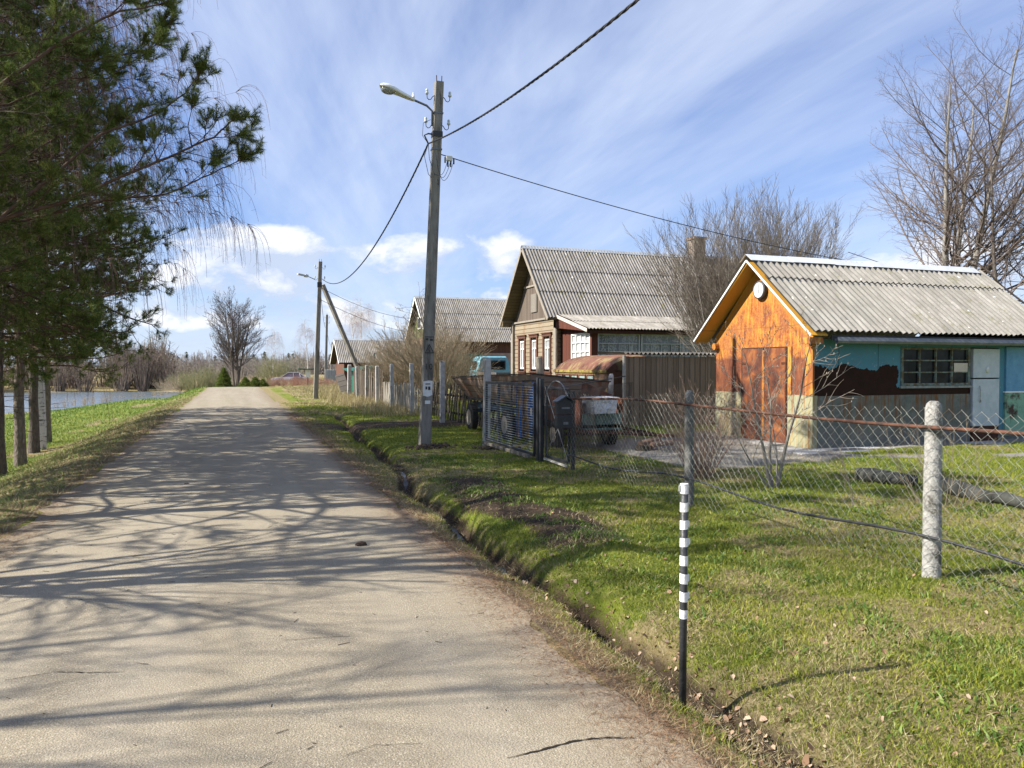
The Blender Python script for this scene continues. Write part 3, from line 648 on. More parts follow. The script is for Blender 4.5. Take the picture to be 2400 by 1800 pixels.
for sd in (-1, 1):
    m = MB(); m.bar((HX0 - .61, HYR, 7.08), (HX0 - .61, HYR + sd * ey, 3.64), .16, .03, up=(1, 0, 0)); m.build('barge_board', wood_post, house)
    m = MB(); m.add([(HX0 - .59, HYR, 7.07), (HX1 + .3, HYR, 7.07), (HX1 + .3, HYR + sd * ey, 3.62), (HX0 - .59, HYR + sd * ey, 3.62)], [(0, 1, 2, 3)]); m.build('soffit', soff, house, solid=.03)
    m = MB(); m.poly([(HX0 - .58, HYR + sd * 2.72, 3.62), (HX0 - .58, HYR + sd * ey, 3.60), (HX0 - .58, HYR + sd * 2.72, 4.05)], (.55, 0, 0)); m.build('eave_box', soff, house)
chim = MB(); chim.box(21.6, 22.25, 32.7, 33.3, 6.5, 8.0); chim.box(21.54, 22.31, 32.64, 33.36, 8.0, 8.12)
def brickm(t):
    p = t.pos(); b = t.new('ShaderNodeTexBrick'); t.put(b.inputs[0], t.map(p, (1, 1, 1), (math.radians(90), 0, 0))); b.inputs['Scale'].default_value = 5
    t.put(b.inputs[1], (.26, .15, .10)); t.put(b.inputs[2], (.34, .22, .15)); t.put(b.inputs[3], (.3, .27, .23)); return t.mix(t.mr(t.noise(p, 4, 5), .4, .7), b.outputs[0], (.22, .19, .15))
chim.build('chimney', mat('brick', brickm), house)
# veranda
VY = 27.25; VX1 = 23.5
ver = MB(); ver.box(HX0 + .2, VX1, VY, VY + .08, .1, 1.85); ver.box(HX0 + .2, VX1, VY, VY + .08, 2.95, 3.08); ver.box(HX0 + .2, HX0 + .28, VY + .08, HY0, .1, 1.9); ver.box(HX0 + .2, HX0 + .28, VY + .08, HY0, 2.98, 3.1)
ver.box(HX0 + .2, HX0 + .28, VY + 2.0, HY0, 1.9, 2.98); ver.poly([(HX0 + .2, VY, 3.08), (HX0 + .2, HY0, 3.08), (HX0 + .2, HY0, 3.72), (HX0 + .2, VY, 3.1)], (.06, 0, 0))
ver.box(HX0 + .17, HX0 + .42, VY - .02, VY + .13, .1, 3.06)
vo = ver.build('veranda', red_wood, house)
m = MB(); m.poly([(HX0 - .12, VY - .25, 3.0), (HX0 - .12, HY0 + .1, 3.3), (HX0 - .12, HY0 + .1, 3.74), (HX0 - .12, VY - .25, 3.07)], (.04, 0, 0)); m.build('gable_panel', red_wood, vo)
def lace(t):
    p = t.pos(); n = t.vor(p, 16); s_ = t.noise(t.map(p, (7, 7, .3)), 2, 4); 
    return {'Base Color': t.mix(t.m('MULTIPLY', t.mr(n, .35, .6), t.mr(s_, .35, .6)), (.12, .135, .145), (.33, .35, .36))}
lacem = mat('lace_glass', lace, .15, .5)
x_ = HX0 + .45; vw = 1.9; wp = mottle('grey_window_paint', (.30, .32, .33), (.42, .44, .45), 9)
while x_ + vw < VX1:
    m = MB(); m.box(x_, x_ + .06, VY - .01, VY + .05, 1.85, 2.95); m.box(x_ + vw - .06, x_ + vw, VY - .01, VY + .05, 1.85, 2.95); m.box(x_ + .06, x_ + vw - .06, VY - .01, VY + .05, 1.85, 1.91); m.box(x_ + .06, x_ + vw - .06, VY - .01, VY + .05, 2.89, 2.95)
    m.box(x_ + .06, x_ + vw - .06, VY - .005, VY + .04, 2.52, 2.56); 
    for q in (1, 2, 3): m.box(x_ + vw * q / 4 - .012, x_ + vw * q / 4 + .012, VY, VY + .04, 1.91, 2.52)
    wf = m.build('window', wp, vo)
    m = MB(); m.box(x_ + .03, x_ + vw - .03, VY + .052, VY + .06, 1.87, 2.93); m.build('pane', lacem, wf); x_ += vw + .05
m = MB(); y0_, y1_ = VY + .15, VY + 1.95; X_ = HX0 + .2
for a, b, c_, d_ in ((y0_, y0_ + .07, 1.88, 2.98), (y1_ - .07, y1_, 1.88, 2.98), (y0_ + .07, y1_ - .07, 1.88, 1.95), (y0_ + .07, y1_ - .07, 2.91, 2.98), (y0_ + .07, y1_ - .07, 2.58, 2.62), (y0_ + .07, y1_ - .07, 2.2, 2.23)): m.box(X_ - .03, X_ + .03, a, b, c_, d_)
for q in (1, 2, 3): yq = y0_ + (y1_ - y0_) * q / 4; m.box(X_ - .028, X_ + .028, yq - .022, yq + .022, 1.95, 2.91)
wf = m.build('window', white_paint, vo); m = MB(); m.box(X_ + .032, X_ + .04, y0_, y1_, 1.9, 2.96); m.build('pane', mottle('curtain_bright', (.35, .37, .38), (.6, .61, .61), 6, stretch=(1, 5, .6), rough=.15, bump=0), wf)
rf = MB(); corr(rf, HX0 - .15, VX1 + .3, HY0 - .1, 3.86, VY - .3, 3.08, cuts=(0, .5, 1), seed=5); rf.build('roof', slate_b, vo, smooth=True, solid=.008)
m = MB(); m.bar((HX0 - .17, HY0 - .1, 3.82), (HX0 - .17, VY - .3, 3.04), .14, .025, up=(1, 0, 0)); m.build('barge_board', mottle('pinkish_board', (.36, .30, .27), (.5, .43, .39), 8), vo)
m = MB(); m.box(HX0 - .1, VX1 + .2, VY - .2, VY - .17, 2.92, 3.05); m.add([(HX0 - .1, VY - .2, 2.99), (VX1, VY - .2, 2.99), (VX1, HY0, 3.6), (HX0 - .1, HY0, 3.6)], [(0, 1, 2, 3)]); m.build('soffit', rust_dark, vo)

# ---------------------------------------------------------------- second house (green gable)
def simple_house(name, label, x0, x1, y0, y1, ze, zr, gm, wm, over=.45, seed=9, cuts=(0, .35, .68, 1), roofm=None):
    yr = (y0 + y1) / 2; r = thing(name, (x0, yr, 0), label, 'house' if ze > 3 else 'barn')
    m = MB(); m.box(x0, x1, y0, y1, -.2, ze); m.build('wall', wm, r)
    k = (zr - ze) / (y1 - yr)
    m = MB(); m.poly([(x0 - .01, y0, ze), (x0 - .01, y1, ze), (x0 - .01, yr, zr - .12)], (.1, 0, 0)); m.build('gable', gm, r)
    rf = MB(); dy = (y1 - y0) / 2 + over
    for sd in (-1, 1): corr(rf, x0 - over, x1 + over, yr, zr, yr + sd * dy, zr - k * dy, cuts=cuts, seed=seed + sd)
    rf.build('roof', roofm or slate_b, r, smooth=True, solid=.008)
    m = MB()
    for sd in (-1, 1): m.add([(x0 - over - .03, yr, zr + .09), (x1 + over, yr, zr + .09), (x1 + over, yr + sd * .17, zr - .07), (x0 - over - .03, yr + sd * .17, zr - .07)], [(0, 1, 2, 3)])
    m.build('ridge_cap', MATS['dull_zinc'], r, solid=.004)
    for sd in (-1, 1):
        m = MB(); m.bar((x0 - over, yr, zr - .05), (x0 - over, yr + sd * dy, zr - k * dy - .05), .16, .03, up=(1, 0, 0)); m.build('barge_board', white_paint, r)
        m = MB(); m.add([(x0 - over + .02, yr, zr - .08), (x0 + .02, yr, zr - .08), (x0 + .02, yr + sd * dy, zr - k * dy - .08), (x0 - over + .02, yr + sd * dy, zr - k * dy - .08)], [(0, 1, 2, 3)]); m.build('soffit', wood_dark, r, solid=.02)
    return r
h2 = simple_house('house', 'farther house with mossy green gable and long grey corrugated roof behind the lilac thicket', 12.9, 25, 51.8, 58.6, 3.75, 6.75, planks('green_gable', (.07, .11, .03), (.14, .18, .05), .14, 1, (.03, .045, .015)), red_wood_x)
m = MB(); m.box(13.3, 16.6, 51.72, 51.79, .2, 2.55); m.build('green_panel', planks('green_boards', (.05, .12, .09), (.09, .18, .13), .2, 2), h2)
m = MB(); m.box(16.7, 22, 51.72, 51.79, .0, 2.6); m.build('rendered_panel', mottle('pink_render', (.20, .145, .13), (.30, .23, .21), 3), h2)
m = MB(); m.box(12.8, 12.86, 54.7, 55.7, 4.4, 5.3); wf = m.build('window', white_paint, h2); m = MB(); m.box(12.78, 12.80, 54.8, 55.6, 4.5, 5.2); m.build('pane', glass_dark, wf)
h3 = simple_house('barn', 'low long barn with striped corrugated roof and red-brown board walls beyond the picket fence', 8.6, 19, 65.0, 70.4, 2.25, 4.0, wood_grey, red_wood_x, .5, 15, (0, 1), slate_b)
m = MB(); m.box(11.2, 12.1, 64.93, 64.98, .1, 2.0); m.build('door', mottle('green_paint', (.012, .075, .05), (.02, .11, .075), 5, rough=.5), h3)
m = MB(); m.box(13.5, 14.6, 64.93, 64.98, .9, 1.7); wf = m.build('window', white_paint, h3); m = MB(); m.box(13.58, 14.52, 64.915, 64.93, .98, 1.62); m.build('pane', glass_dark, wf)

# corrugated metal fence and green outhouse far along the verge
m = MB(); vs = []
for i in range(121):
    for z_ in (-.3, 1.35): vs.append((8.2 + i * .05, 76, z_ + 0)); 
    vs[-2] = (vs[-2][0], 76 + .03 * math.sin(i * 2.1), vs[-2][2]); vs[-1] = (vs[-1][0], 76 + .03 * math.sin(i * 2.1), vs[-1][2])
m.add(vs, [(2 * i, 2 * i + 2, 2 * i + 3, 2 * i + 1) for i in range(120)])
tag(m.build('metal_fence', mottle('galvanised', (.26, .28, .29), (.36, .38, .39), 3), org=(11, 76, 0), solid=.01), 'grey profiled metal fence between the far utility poles and the barn', 'fence')
gs = thing('outhouse', (6.6, 43.5, 0), 'leaning dark green sheet-iron lean-to at the far end of the concrete posts', 'shed')
grn = MATS['green_paint']
m = MB(); m.box(6.1, 6.14, 42.2, 44.6, 0, 1.45); m.build('wall', grn, gs)
m = MB(); m.obox((6.9, 42.3, .72), (.78, .1, 0), (0, .02, 0), (.0, .02, .72)); m.build('wall', grn, gs)
m = MB(); m.add([(5.8, 42.0, 1.35), (7.8, 42.1, 1.62), (7.9, 44.8, 1.75), (5.8, 44.8, 1.5)], [(0, 1, 2, 3)]); m.build('roof', grn, gs, solid=.03)
m = MB(); m.bar((7.2, 42.0, 1.6), (7.2, 42.0, 2.35), .05, .05); m.bar((7.2, 42.0, 2.33), (7.9, 42.0, 2.5), .05, .05); m.bar((7.9, 42, 1.7), (7.9, 42, 2.5), .05, .05); m.build('frame', grn, gs)
m = MB(); m.bar((5.7, 41.8, 0), (5.35, 42.3, 1.2), .5, .03, up=(0, 1, 0)); m.build('loose_board', wood_grey, gs)

# ---------------------------------------------------------------- utility poles
def pole(name, base, top, w0, w1, label, lamp, insul=2, group='concrete utility poles along the road'):
    base, top = Vector(base), Vector(top); r = thing(name, base, label, 'utility pole', group); ax_ = (top - base)
    m = MB(); vs = []
    b0 = base - ax_.normalized() * .5
    for q, ww in ((b0, w0), (top, w1)):
        a, b = ww, ww * .8; c_ = .015 * ww / .1
        for dx, dy in ((-a + c_, -b), (a - c_, -b), (a, -b + c_), (a, b - c_), (a - c_, b), (-a + c_, b), (-a, b - c_), (-a, -b + c_)): vs.append(q + Vector((dx, dy, 0)))
    m.add(vs, [tuple(range(7, -1, -1)), tuple(range(8, 16))] + [(i, (i + 1) % 8, (i + 1) % 8 + 8, i + 8) for i in range(8)])
    m.build('shaft', pole_mat, r)
    at = lambda h: base + ax_ * (h / ax_.length)
    m = MB()
    for dx in (-.045, .05): q = top + Vector((dx, 0, 0)); m.tube([q - Vector((0, 0, .1)), q + Vector((dx * .15, 0, .13))], .009, 5)
    m.build('rebar', rust_dark, r)
    for hh in ([.30, .86] if insul == 2 else [.3]):
        for sd in (-1, 1):
            q = top - ax_.normalized() * hh + Vector((sd * w1, 0, 0))
            m = MB(); m.tube([q + Vector((0, 0, .02)), q + Vector((sd * .04, 0, -.01)), q + Vector((sd * .07, 0, -.06)), q + Vector((sd * .11, 0, -.072)), q + Vector((sd * .145, 0, -.04)), q + Vector((sd * .15, 0, .05))], .008, 6)
            hk = m.build('hook', black_metal, r)
            m = MB(); c_ = q + Vector((sd * .15, 0, .03)); m.lathe(c_, (0, 0, 1), [(0, .024), (.01, .036), (.04, .034), (.05, .024), (.06, .024), (.07, .029), (.10, .024), (.11, .010)], 12); m.build('insulator', mottle('glass_insulator', (.35, .42, .40), (.55, .6, .58), 5, rough=.15, spec=.6), hk, smooth=True)
    return r, at
pb = Vector((3.55, 14.9, 0)); pt = Vector((3.86, 14.86, 7.28))
p1_, at1 = pole('utility_pole', pb, pt, .115, .085, 'tall near concrete utility pole carrying a white street lamp and thick twisted cable', True)
def band(r, c_, w_, h, mt): m = MB(); m.box(c_.x - w_, c_.x + w_, c_.y - w_ * .85, c_.y + w_ * .85, c_.z - h / 2, c_.z + h / 2); return m.build('clamp_band', mt, r)
band(p1_, at1(6.66), .096, .03, grey_metal); band(p1_, at1(5.94), .099, .03, grey_metal); band(p1_, at1(6.24), .099, .11, black_metal)
# stencils and a torn notice on the face towards the camera
fy = lambda h: at1(h).y - (.092 - .024 * h / 7.3) - .004
m = MB(); c_ = at1(1.62); text_mb(m, '10', .17, (c_.x, fy(1.62), 1.60), (1, 0, 0), (0, 0, 1)); o_ = m.build('pole_number', mottle('stencil', (.02, .02, .02), (.06, .06, .06), 20), p1_)
m = MB(); c_ = at1(2.0); T = [(c_.x - .085, 1.88), (c_.x + .085, 1.88), (c_.x, 2.05)]
for (a, b), (c2, d2_) in zip(T, T[1:] + T[:1]): m.bar((a, fy(2), b), (c2, fy(2), d2_), .014, .003, up=(0, 1, 0))
m.bar((c_.x + .01, fy(2), 2.0), (c_.x - .015, fy(2), 1.95), .01, .003, up=(0, 1, 0)); m.bar((c_.x - .015, fy(2), 1.95), (c_.x + .012, fy(2), 1.90), .01, .003, up=(0, 1, 0))
m.box(c_.x - .085, c_.x + .085, fy(2) - .002, fy(2) + .002, 2.19, 2.205); m.box(c_.x - .08, c_.x - .02, fy(2) - .002, fy(2) + .002, 2.13, 2.17); m.box(c_.x + .01, c_.x + .07, fy(2) - .002, fy(2) + .002, 2.12, 2.16); m.build('hazard_stencil', MATS['stencil'], p1_)
m = MB(); c_ = at1(1.2); Yf = fy(1.2); m.add([(c_.x - .10, Yf, 1.03), (c_.x + .0, Yf - .003, 1.00), (c_.x + .09, Yf, 1.04), (c_.x + .10, Yf, 1.32), (c_.x + .02, Yf - .003, 1.33), (c_.x - .09, Yf, 1.31)], [(0, 1, 2, 3, 4, 5)]); nt_ = m.build('notice', mottle('paper', (.55, .56, .56), (.72, .73, .72), 14, bump=0), p1_, solid=.002)
m = MB(); m.box(c_.x - .05, c_.x + .05, Yf - .008, Yf - .005, 1.25, 1.27); m.box(c_.x - .05, c_.x - .015, Yf - .008, Yf - .005, 1.15, 1.21); m.box(c_.x + .005, c_.x + .05, Yf - .008, Yf - .005, 1.14, 1.21); m.build('print', MATS['stencil'], nt_)
m = MB(); m.box(c_.x - .06, c_.x + .05, Yf - .003, Yf + .002, .86, .93); m.build('paper_scrap', MATS['paper'], p1_)

def lamp(name, root, tip, label):
    root, tip = Vector(root), Vector(tip); r = thing(name, root, label, 'street lamp')
    d = (tip - root); L = d.length; d.normalize(); hd = .72; s_ = tip - d * hd
    m = MB(); m.tube([root - Vector((0, 0, .35)), root - Vector((0, 0, .06)), root + d * .12 + Vector((0, 0, .0)), s_ + d * .08], .022, 8); m.build('arm', grey_metal, r, smooth=True)
    side = d.cross(Vector((0, 0, 1))).normalized(); up = side.cross(d)
    prof = [(0, .045, .04), (.10, .065, .05), (.3, .085, .065), (.45, .125, .085), (.58, .125, .085), (.68, .085, .06), (.72, .02, .02)]; n = 14; vs = []
    for q, a, b in prof:
        for j in range(n):
            th = 2 * math.pi * j / n; cz = math.sin(th) * b; cz = max(cz, -.022)
            vs.append(s_ + d * q + side * math.cos(th) * a + up * cz)
    m = MB(); m.add(vs, [(i * n + j, i * n + (j + 1) % n, (i + 1) * n + (j + 1) % n, (i + 1) * n + j) for i in range(len(prof) - 1) for j in range(n)] + [tuple(range(n - 1, -1, -1))])
    m.build('housing', mottle('lamp_white', (.66, .69, .70), (.78, .80, .80), 4, rough=.35, spec=.5, bump=.05), r, smooth=True)
    m = MB(); m.ball(s_ + d * .53 - up * .02, (.16, .11, .085), 14, 8); m.build('lens', mat('lamp_lens', lambda t: {'Base Color': (.5, .52, .5), 'Transmission Weight': .55}, .15, .5), r, smooth=True)
    m = MB(); q = s_ + d * .03 + up * .05; m.lathe(q, (0, 0, 1), [(0, .03), (.09, .012)], 8); m.build('photocell', MATS['lamp_white'], r)
    return r
q = at1(6.70); lamp('street_lamp', (q.x - .12, q.y - .02, q.z + .05), P(893, 205, 14.7), 'white cobra-head street lamp on the tall near pole')
# second pole with brace and flat lamp
b2 = Vector((3.75, 39.0, 0)); t2 = Vector((4.02, 39.0, 6.85))
p2_, at2 = pole('utility_pole', b2, t2, .12, .09, 'second concrete utility pole with slanting brace, standing on the verge down the road', True)
m = MB(); top_ = Vector(P(757, 668, 38.8)); bot = Vector(P(871, 934, 40.8)); bot.z = -.3; m.bar(bot, top_, .2, .17); tag(m.build('pole_brace', pole_mat, org=tuple(bot)), 'slanting concrete brace leaning against the second utility pole', 'pole brace')
band(p2_, at2(5.7), .11, .25, black_metal)
l2 = thing('street_lamp', at2(5.5), 'flat grey bar-shaped street lamp on the second pole', 'street lamp')
m = MB(); a_, b_ = Vector(P(740, 656, 38.6)), Vector(P(722, 648, 38.4)); m.tube([a_, b_], .02, 6); m.build('arm', grey_metal, l2)
m = MB(); e_ = Vector(P(699, 643, 38)); m.bar(b_, e_, .16, .07); m.bar(b_, b_.lerp(e_, .3), .2, .12); m.build('housing', mottle('lamp_grey', (.3, .32, .34), (.42, .44, .46), 4), l2)
p3_, _ = pole('utility_pole', (8.9, 82, -.5), (9.1, 82, 7.1), .14, .11, 'third utility pole, farther off and left of the barn', False, 2)
p4_, _ = pole('utility_pole', (14.6, 126, -.8), (14.8, 126, 5.6), .15, .12, 'farthest thin utility pole beside the barn roof', False, 1)

# ---------------------------------------------------------------- cables
def cable(name, a, b, sag, label, r=.012, strands=1, tw=.5, n=60, cat='cable'):
    a, b = Vector(a), Vector(b); m = MB(); L = (b - a).length
    if strands > 1: n = int(L / tw * 7)
    for k in range(strands):
        pts = []
        for i in range(n + 1):
            s_ = i / n; p = a.lerp(b, s_); p.z -= sag * 4 * s_ * (1 - s_)
            if strands > 1:
                ph = 2 * math.pi * (k / strands + L * s_ / tw); sd = (b - a).normalized().cross(Vector((0, 0, 1))).normalized(); u = sd.cross((b - a).normalized())
                p += (sd * math.cos(ph) + u * math.sin(ph)) * r * .95
            pts.append(p)
        m.tube(pts, r, 5)
    return tag(m.build(name, cable_mat, org=tuple(a), smooth=True), label, cat, None)
hk1 = at1(6.05) + Vector((-.18, -.05, -.02))
cable('power_cable', hk1, (2.2, -18, 6.35), 1.75, 'thick twisted power cable running overhead from the near pole towards the viewer', .0088, 3, .5)
cable('power_cable', hk1, at2(5.98) + Vector((.12, -.1, 0)), 1.15, 'twisted power cable sagging between the near pole and the second pole', .0105, 3, .8)
cable('power_cable', at2(5.9), (9.0, 82, 5.9), .9, 'thin power cable from the second pole to the third pole', .014)
cable('power_cable', (9.0, 82, 5.9), (14.7, 126, 4.9), .6, 'distant power cable between third and farthest pole', .016)
sv = at1(5.85) + Vector((.1, -.02, 0))
cable('service_wire', sv, P(2500, 665, 27), .63, 'black service wire running from the near pole over the outbuilding roof', .0105)
cable('service_wire', P(1985, 592, 21), (24, 16.5, 3.4), .1, 'short black wire over the right end of the outbuilding roof', .009)
cable('service_wire', at2(5.6), (12.9, 52.4, 5.0), .5, 'upper thin wire from the second pole to the green-gabled house', .012)
cable('service_wire', at2(5.0), (13.0, 51.8, 3.9), .45, 'lower thin wire from the second pole to the green-gabled house', .012)
def loops(m, c_, k):
    for i in range(k):
        e = c_ + Vector((.13 + (-.03, .03, .09)[i], 0, .06)); s0 = c_ + Vector((-.13, 0, .12 - .04 * i)); m.tube([s0.lerp(e, f) + Vector((0, -.01 * i, -(.34 + .035 * i) * 4 * f * (1 - f))) - Vector((.03 * math.sin(f * math.pi), 0, 0)) for f in np.linspace(0, 1, 13)], .005, 5)
jb = thing('junction_box', sv + Vector((.35, 0, -.1)), 'small pale tapping box with black clamps and looped wires beside the near pole', 'junction box')
m = MB(); c_ = Vector(P(1054, 375, 14.9)); m.obox(c_, (.055, 0, 0), (0, .03, 0), (0, 0, .045)); m.build('box', mottle('box_beige', (.5, .5, .43), (.62, .62, .54), 6), jb)
m = MB()
for dx, dz in ((-.085, -.03), (-.03, -.1), (.03, -.1), (.09, -.04)): m.tube([c_ + Vector((dx, 0, dz + .05)), c_ + Vector((dx, 0, dz - .06))], .016, 6)
m.build('clamps', black_metal, jb)
m = MB(); loops(m, c_ + Vector((-.13, 0, -.08)), 3); m.tube([hk1, hk1 + Vector((-.08, 0, -.25)), hk1 + Vector((0, 0, -.6)), hk1 + Vector((.2, -.02, -.8)), c_ + Vector((-.24, -.02, -.42))], .006, 5); m.tube([hk1, hk1 + Vector((.02, 0, -.3)), hk1 + Vector((.12, -.02, -.6)), c_ + Vector((-.22, -.02, -.35))], .006, 5)
m.tube([hk1 + Vector((.0, 0, .0)), hk1 + Vector((-.12, 0, .15)), hk1 + Vector((-.1, 0, .4)), hk1 + Vector((.05, 0, .48))], .005, 5); m.build('wires', cable_mat, jb, smooth=True)
m = MB(); m.tube([at1(6.24) + Vector((-.08, 0, 0)), hk1 + Vector((0, 0, .2)), hk1 + Vector((-.08, 0, .16)), hk1 + Vector((-.02, 0, .04)), hk1], .016, 6); m.build('cable_hook', black_metal, p1_)

# ---------------------------------------------------------------- chain-link fence
def gz(x, y): return float(H(x, y))
FX = 4.9
fence = thing('chain_link_fence', (FX, 5, 0), 'sagging chain-link fence on round concrete posts with rusty pipe rails', 'fence')
def round_post(name, x, y, h, r_, par, mt, lean=(0, 0)):
    z0 = gz(x, y) - .1; m = MB(); n = 14; vs = []; rr = random.Random(int(y * 10))
    prof = [(0, 1.1), (.3, 1.08), (h * .5, 1.), (h * .8, .97), (h - .06, .93), (h - .02, .78), (h, .45)]
    for q, k in prof:
        for j in range(n):
            th = 2 * math.pi * j / n; kk = r_ * k * (1 + rr.uniform(-.05, .05)); vs.append((x + kk * math.cos(th) + lean[0] * q, y + kk * math.sin(th) + lean[1] * q, z0 + q))
    m.add(vs, [(i * n + j, i * n + (j + 1) % n, (i + 1) * n + (j + 1) % n, (i + 1) * n + j) for i in range(len(prof) - 1) for j in range(n)] + [tuple((len(prof) - 1) * n + j for j in range(n))])
    return m.build(name, mt, par, smooth=True)
round_post('post', FX, 4.25, 1.42, .062, fence, mottle('post_concrete', (.20, .195, .18), (.40, .39, .365), 16, (.11, .105, .09), 7, .55, bump=1., bscale=70)); pa = round_post('post', FX, 7.50, 1.44, .055, fence, mottle('post_dark', (.05, .05, .048), (.16, .16, .15), 12, (.30, .30, .29), 9, .62, bump=1.)); pa['label'] = 'darker post behind the striped marker'
round_post('post', FX, 1.0, 1.4, .06, fence, concrete_l)
m = MB(); m.bar((FX + .03, 10.78, 0), (FX + .03, 10.78, 1.22), .05, .05); m.build('end_post', black_metal, fence)
def rail(name, zf, r_, mt):
    m = MB(); pts = [(FX - .075 + .012 * math.sin(y * 2.3), y, zf(y)) for y in np.linspace(10.78, -3, 46)]; m.tube(pts, r_, 8); return m.build(name, mt, fence, smooth=True)
rail('top_rail', lambda y: 1.165 + .02 * math.sin(y * .9) - .05 * float(ss(8, 11, y)), .0145, rust)
rail('bottom_rail', lambda y: .30 + .04 * math.cos((y - 4.25) / 3.25 * 2 * math.pi) - .09 * float(ss(7.5, 10.8, y)), .0115, black_metal)
def chainlink(x0, y0, x1, y1, zb, zt, cell, r_, name, mt, par, bulge=.04, sides=3, org=None):
    L = math.hypot(x1 - x0, y1 - y0); n = int(L / cell); h = cell; ux, uy = (x1 - x0) / L, (y1 - y0) / L; nxx, nyy = -uy, ux
    A = []; B = []
    for i in range(n):
        a0 = i * cell; k0 = 0; rows = int(1.5 / h)
        za, zc = zb((i + .5) * cell / L), zt((i + .5) * cell / L); nr = max(2, int((zc - za) / (h * .95)))
        pts = []
        for k in range(nr + 1):
            z_ = za + (zc - za) * k / nr; s_ = a0 + (cell * 1.04 if (k + i) % 2 else -.02 * cell)
            ff = s_ / L; bl = bulge * math.sin(ff * 19 + z_ * 2) * (1 - abs(2 * (z_ - .65))) + (.004 if (k + i) % 2 else -.004)
            pts.append((x0 + ux * s_ + nxx * bl, y0 + uy * s_ + nyy * bl, z_))
        A += pts[:-1]; B += pts[1:]
    V_, F_ = segs_mesh(np.array(A), np.array(B), np.full(len(A), r_), np.full(len(A), r_), sides)
    return npmesh(name, V_, F_, mt, par, org or (0, 0, 0))
def segs_mesh(A, B, ra, rb, n=3):
    D_ = B - A; Ln = np.linalg.norm(D_, axis=1, keepdims=True) + 1e-9; D_ = D_ / Ln
    ref = np.where(np.abs(D_[:, 2:3]) > .9, np.array([[1., 0, 0]]), np.array([[0, 0, 1.]])); U = np.cross(D_, ref); U /= np.linalg.norm(U, axis=1, keepdims=True) + 1e-9; W_ = np.cross(D_, U)
    k = len(A); Vs = np.zeros((k, 2 * n, 3))
    for j in range(n):
        th = 2 * math.pi * j / n; o = U * math.cos(th) + W_ * math.sin(th); Vs[:, j] = A + o * ra[:, None]; Vs[:, n + j] = B + o * rb[:, None]
    base = (np.arange(k) * 2 * n)[:, None]; Fs = []
    for j in range(n):
        j2 = (j + 1) % n; Fs.append(np.concatenate([base + j, base + j2, base + n + j2, base + n + j], 1))
    return Vs.reshape(-1, 3), np.concatenate(Fs, 0)
galv = mottle('galvanised_wire', (.15, .155, .135), (.34, .355, .32), 30, (.12, .08, .05), 3, .60, rough=.45, metal=.45, bump=0)
zt_ = lambda y: 1.27 + .03 * math.sin(y * 1.9) - .08 * float(ss(7.5, 10.5, y))
def yb(f): return 10.76 + (-3 - 10.76) * f
chainlink(FX - .09, 10.76, FX - .09, -3.0, lambda f: gz(FX - .1, yb(f)) + .03 - .02 * math.sin(f * 40), lambda f: zt_(yb(f)), .052, .0016, 'wire_mesh', galv, fence)
# inner netting behind the wicket
inf = thing('netting_fence', (7.9, 15.8, 0), 'dark chicken-wire netting fence with a leaning concrete post in front of the old carts', 'fence')
round_post('post', 7.9, 15.3, 1.5, .06, inf, concrete_l, (.03, 0)); chainlink(5.2, 11.3, 9.6, 17.3, lambda f: .02 + .05 * f, lambda f: 1.22, .055, .0022, 'wire_mesh', mottle('dark_wire', (.05, .045, .04), (.10, .09, .08), 20, bump=0), inf, .05)
m = MB(); m.tube([(4.95, 11.8, 1.22), (6.5, 13.4, 1.30), (7.9, 15.2, 1.34), (9.5, 17.5, 1.36)], .013, 6); m.build('top_wire', black_metal, inf)

# ---------------------------------------------------------------- gates
gate = thing('gate', (4.85, 13.4, 0), 'wide dark metal gate of horizontal wires between square posts', 'gate')
GY0, GY1 = 12.05, 14.72
m = MB(); m.box(4.82, 4.88, 11.97, 12.04, -.1, 1.42); m.box(4.82, 4.88, 11.84, 11.91, -.1, 1.40); m.build('gate_post', black_metal, gate)
m = MB()
m.bar((4.80, GY0, 1.30), (4.80, GY1, 1.28), .035, .05); m.bar((4.80, GY0, .09), (4.80, GY1, .14), .035, .05); m.bar((4.80, GY0 + .02, .09), (4.80, GY0 + .02, 1.30), .05, .035, up=(1, 0, 0)); m.bar((4.80, GY1 - .02, .1), (4.80, GY1 - .02, 1.28), .045, .035, up=(1, 0, 0)); m.bar((4.80, 13.95, .12), (4.80, 13.95, 1.29), .05, .05, up=(1, 0, 0)); m.build('leaf_frame', black_metal, gate)
m = MB()
for i in range(26): z_ = .14 + i * .0445; m.tube([(4.775, GY0 + .02, z_), (4.775, (GY0 + GY1) / 2, z_ - .006), (4.775, GY1 - .02, z_ + .0)], .0034, 5)
m.build('wire_bars', mottle('bar_grey', (.17, .20, .22), (.30, .34, .36), 8, bump=0, rough=.5), gate)
m = MB(); m.box(4.74, 4.78, 12.2, 14.8, .02, .08); m.build('bottom_board', wood_grey, gate)
m = MB(); m.box(4.765, 4.775, 12.1, 12.17, .78, .90); m.build('latch', grey_metal, gate)
wk = thing('wicket_gate', (4.9, 11.3, 0), 'narrow arched wicket gate of thin black bars beside the wide gate', 'gate')
m = MB(); x_ = 4.9; y0_, y1_ = 10.86, 11.80
m.bar((x_, y0_, 1.24), (x_, y1_, 1.27), .025, .03); m.bar((x_, y0_, .93), (x_, y1_, .95), .025, .03); m.bar((x_, y0_, .1), (x_, y1_, .1), .03, .04); m.bar((x_, y0_, .1), (x_, y0_, 1.24), .03, .03, up=(1, 0, 0)); m.bar((x_, y1_, .1), (x_, y1_, 1.27), .03, .03, up=(1, 0, 0)); m.build('frame', black_metal, wk)
m = MB(); 
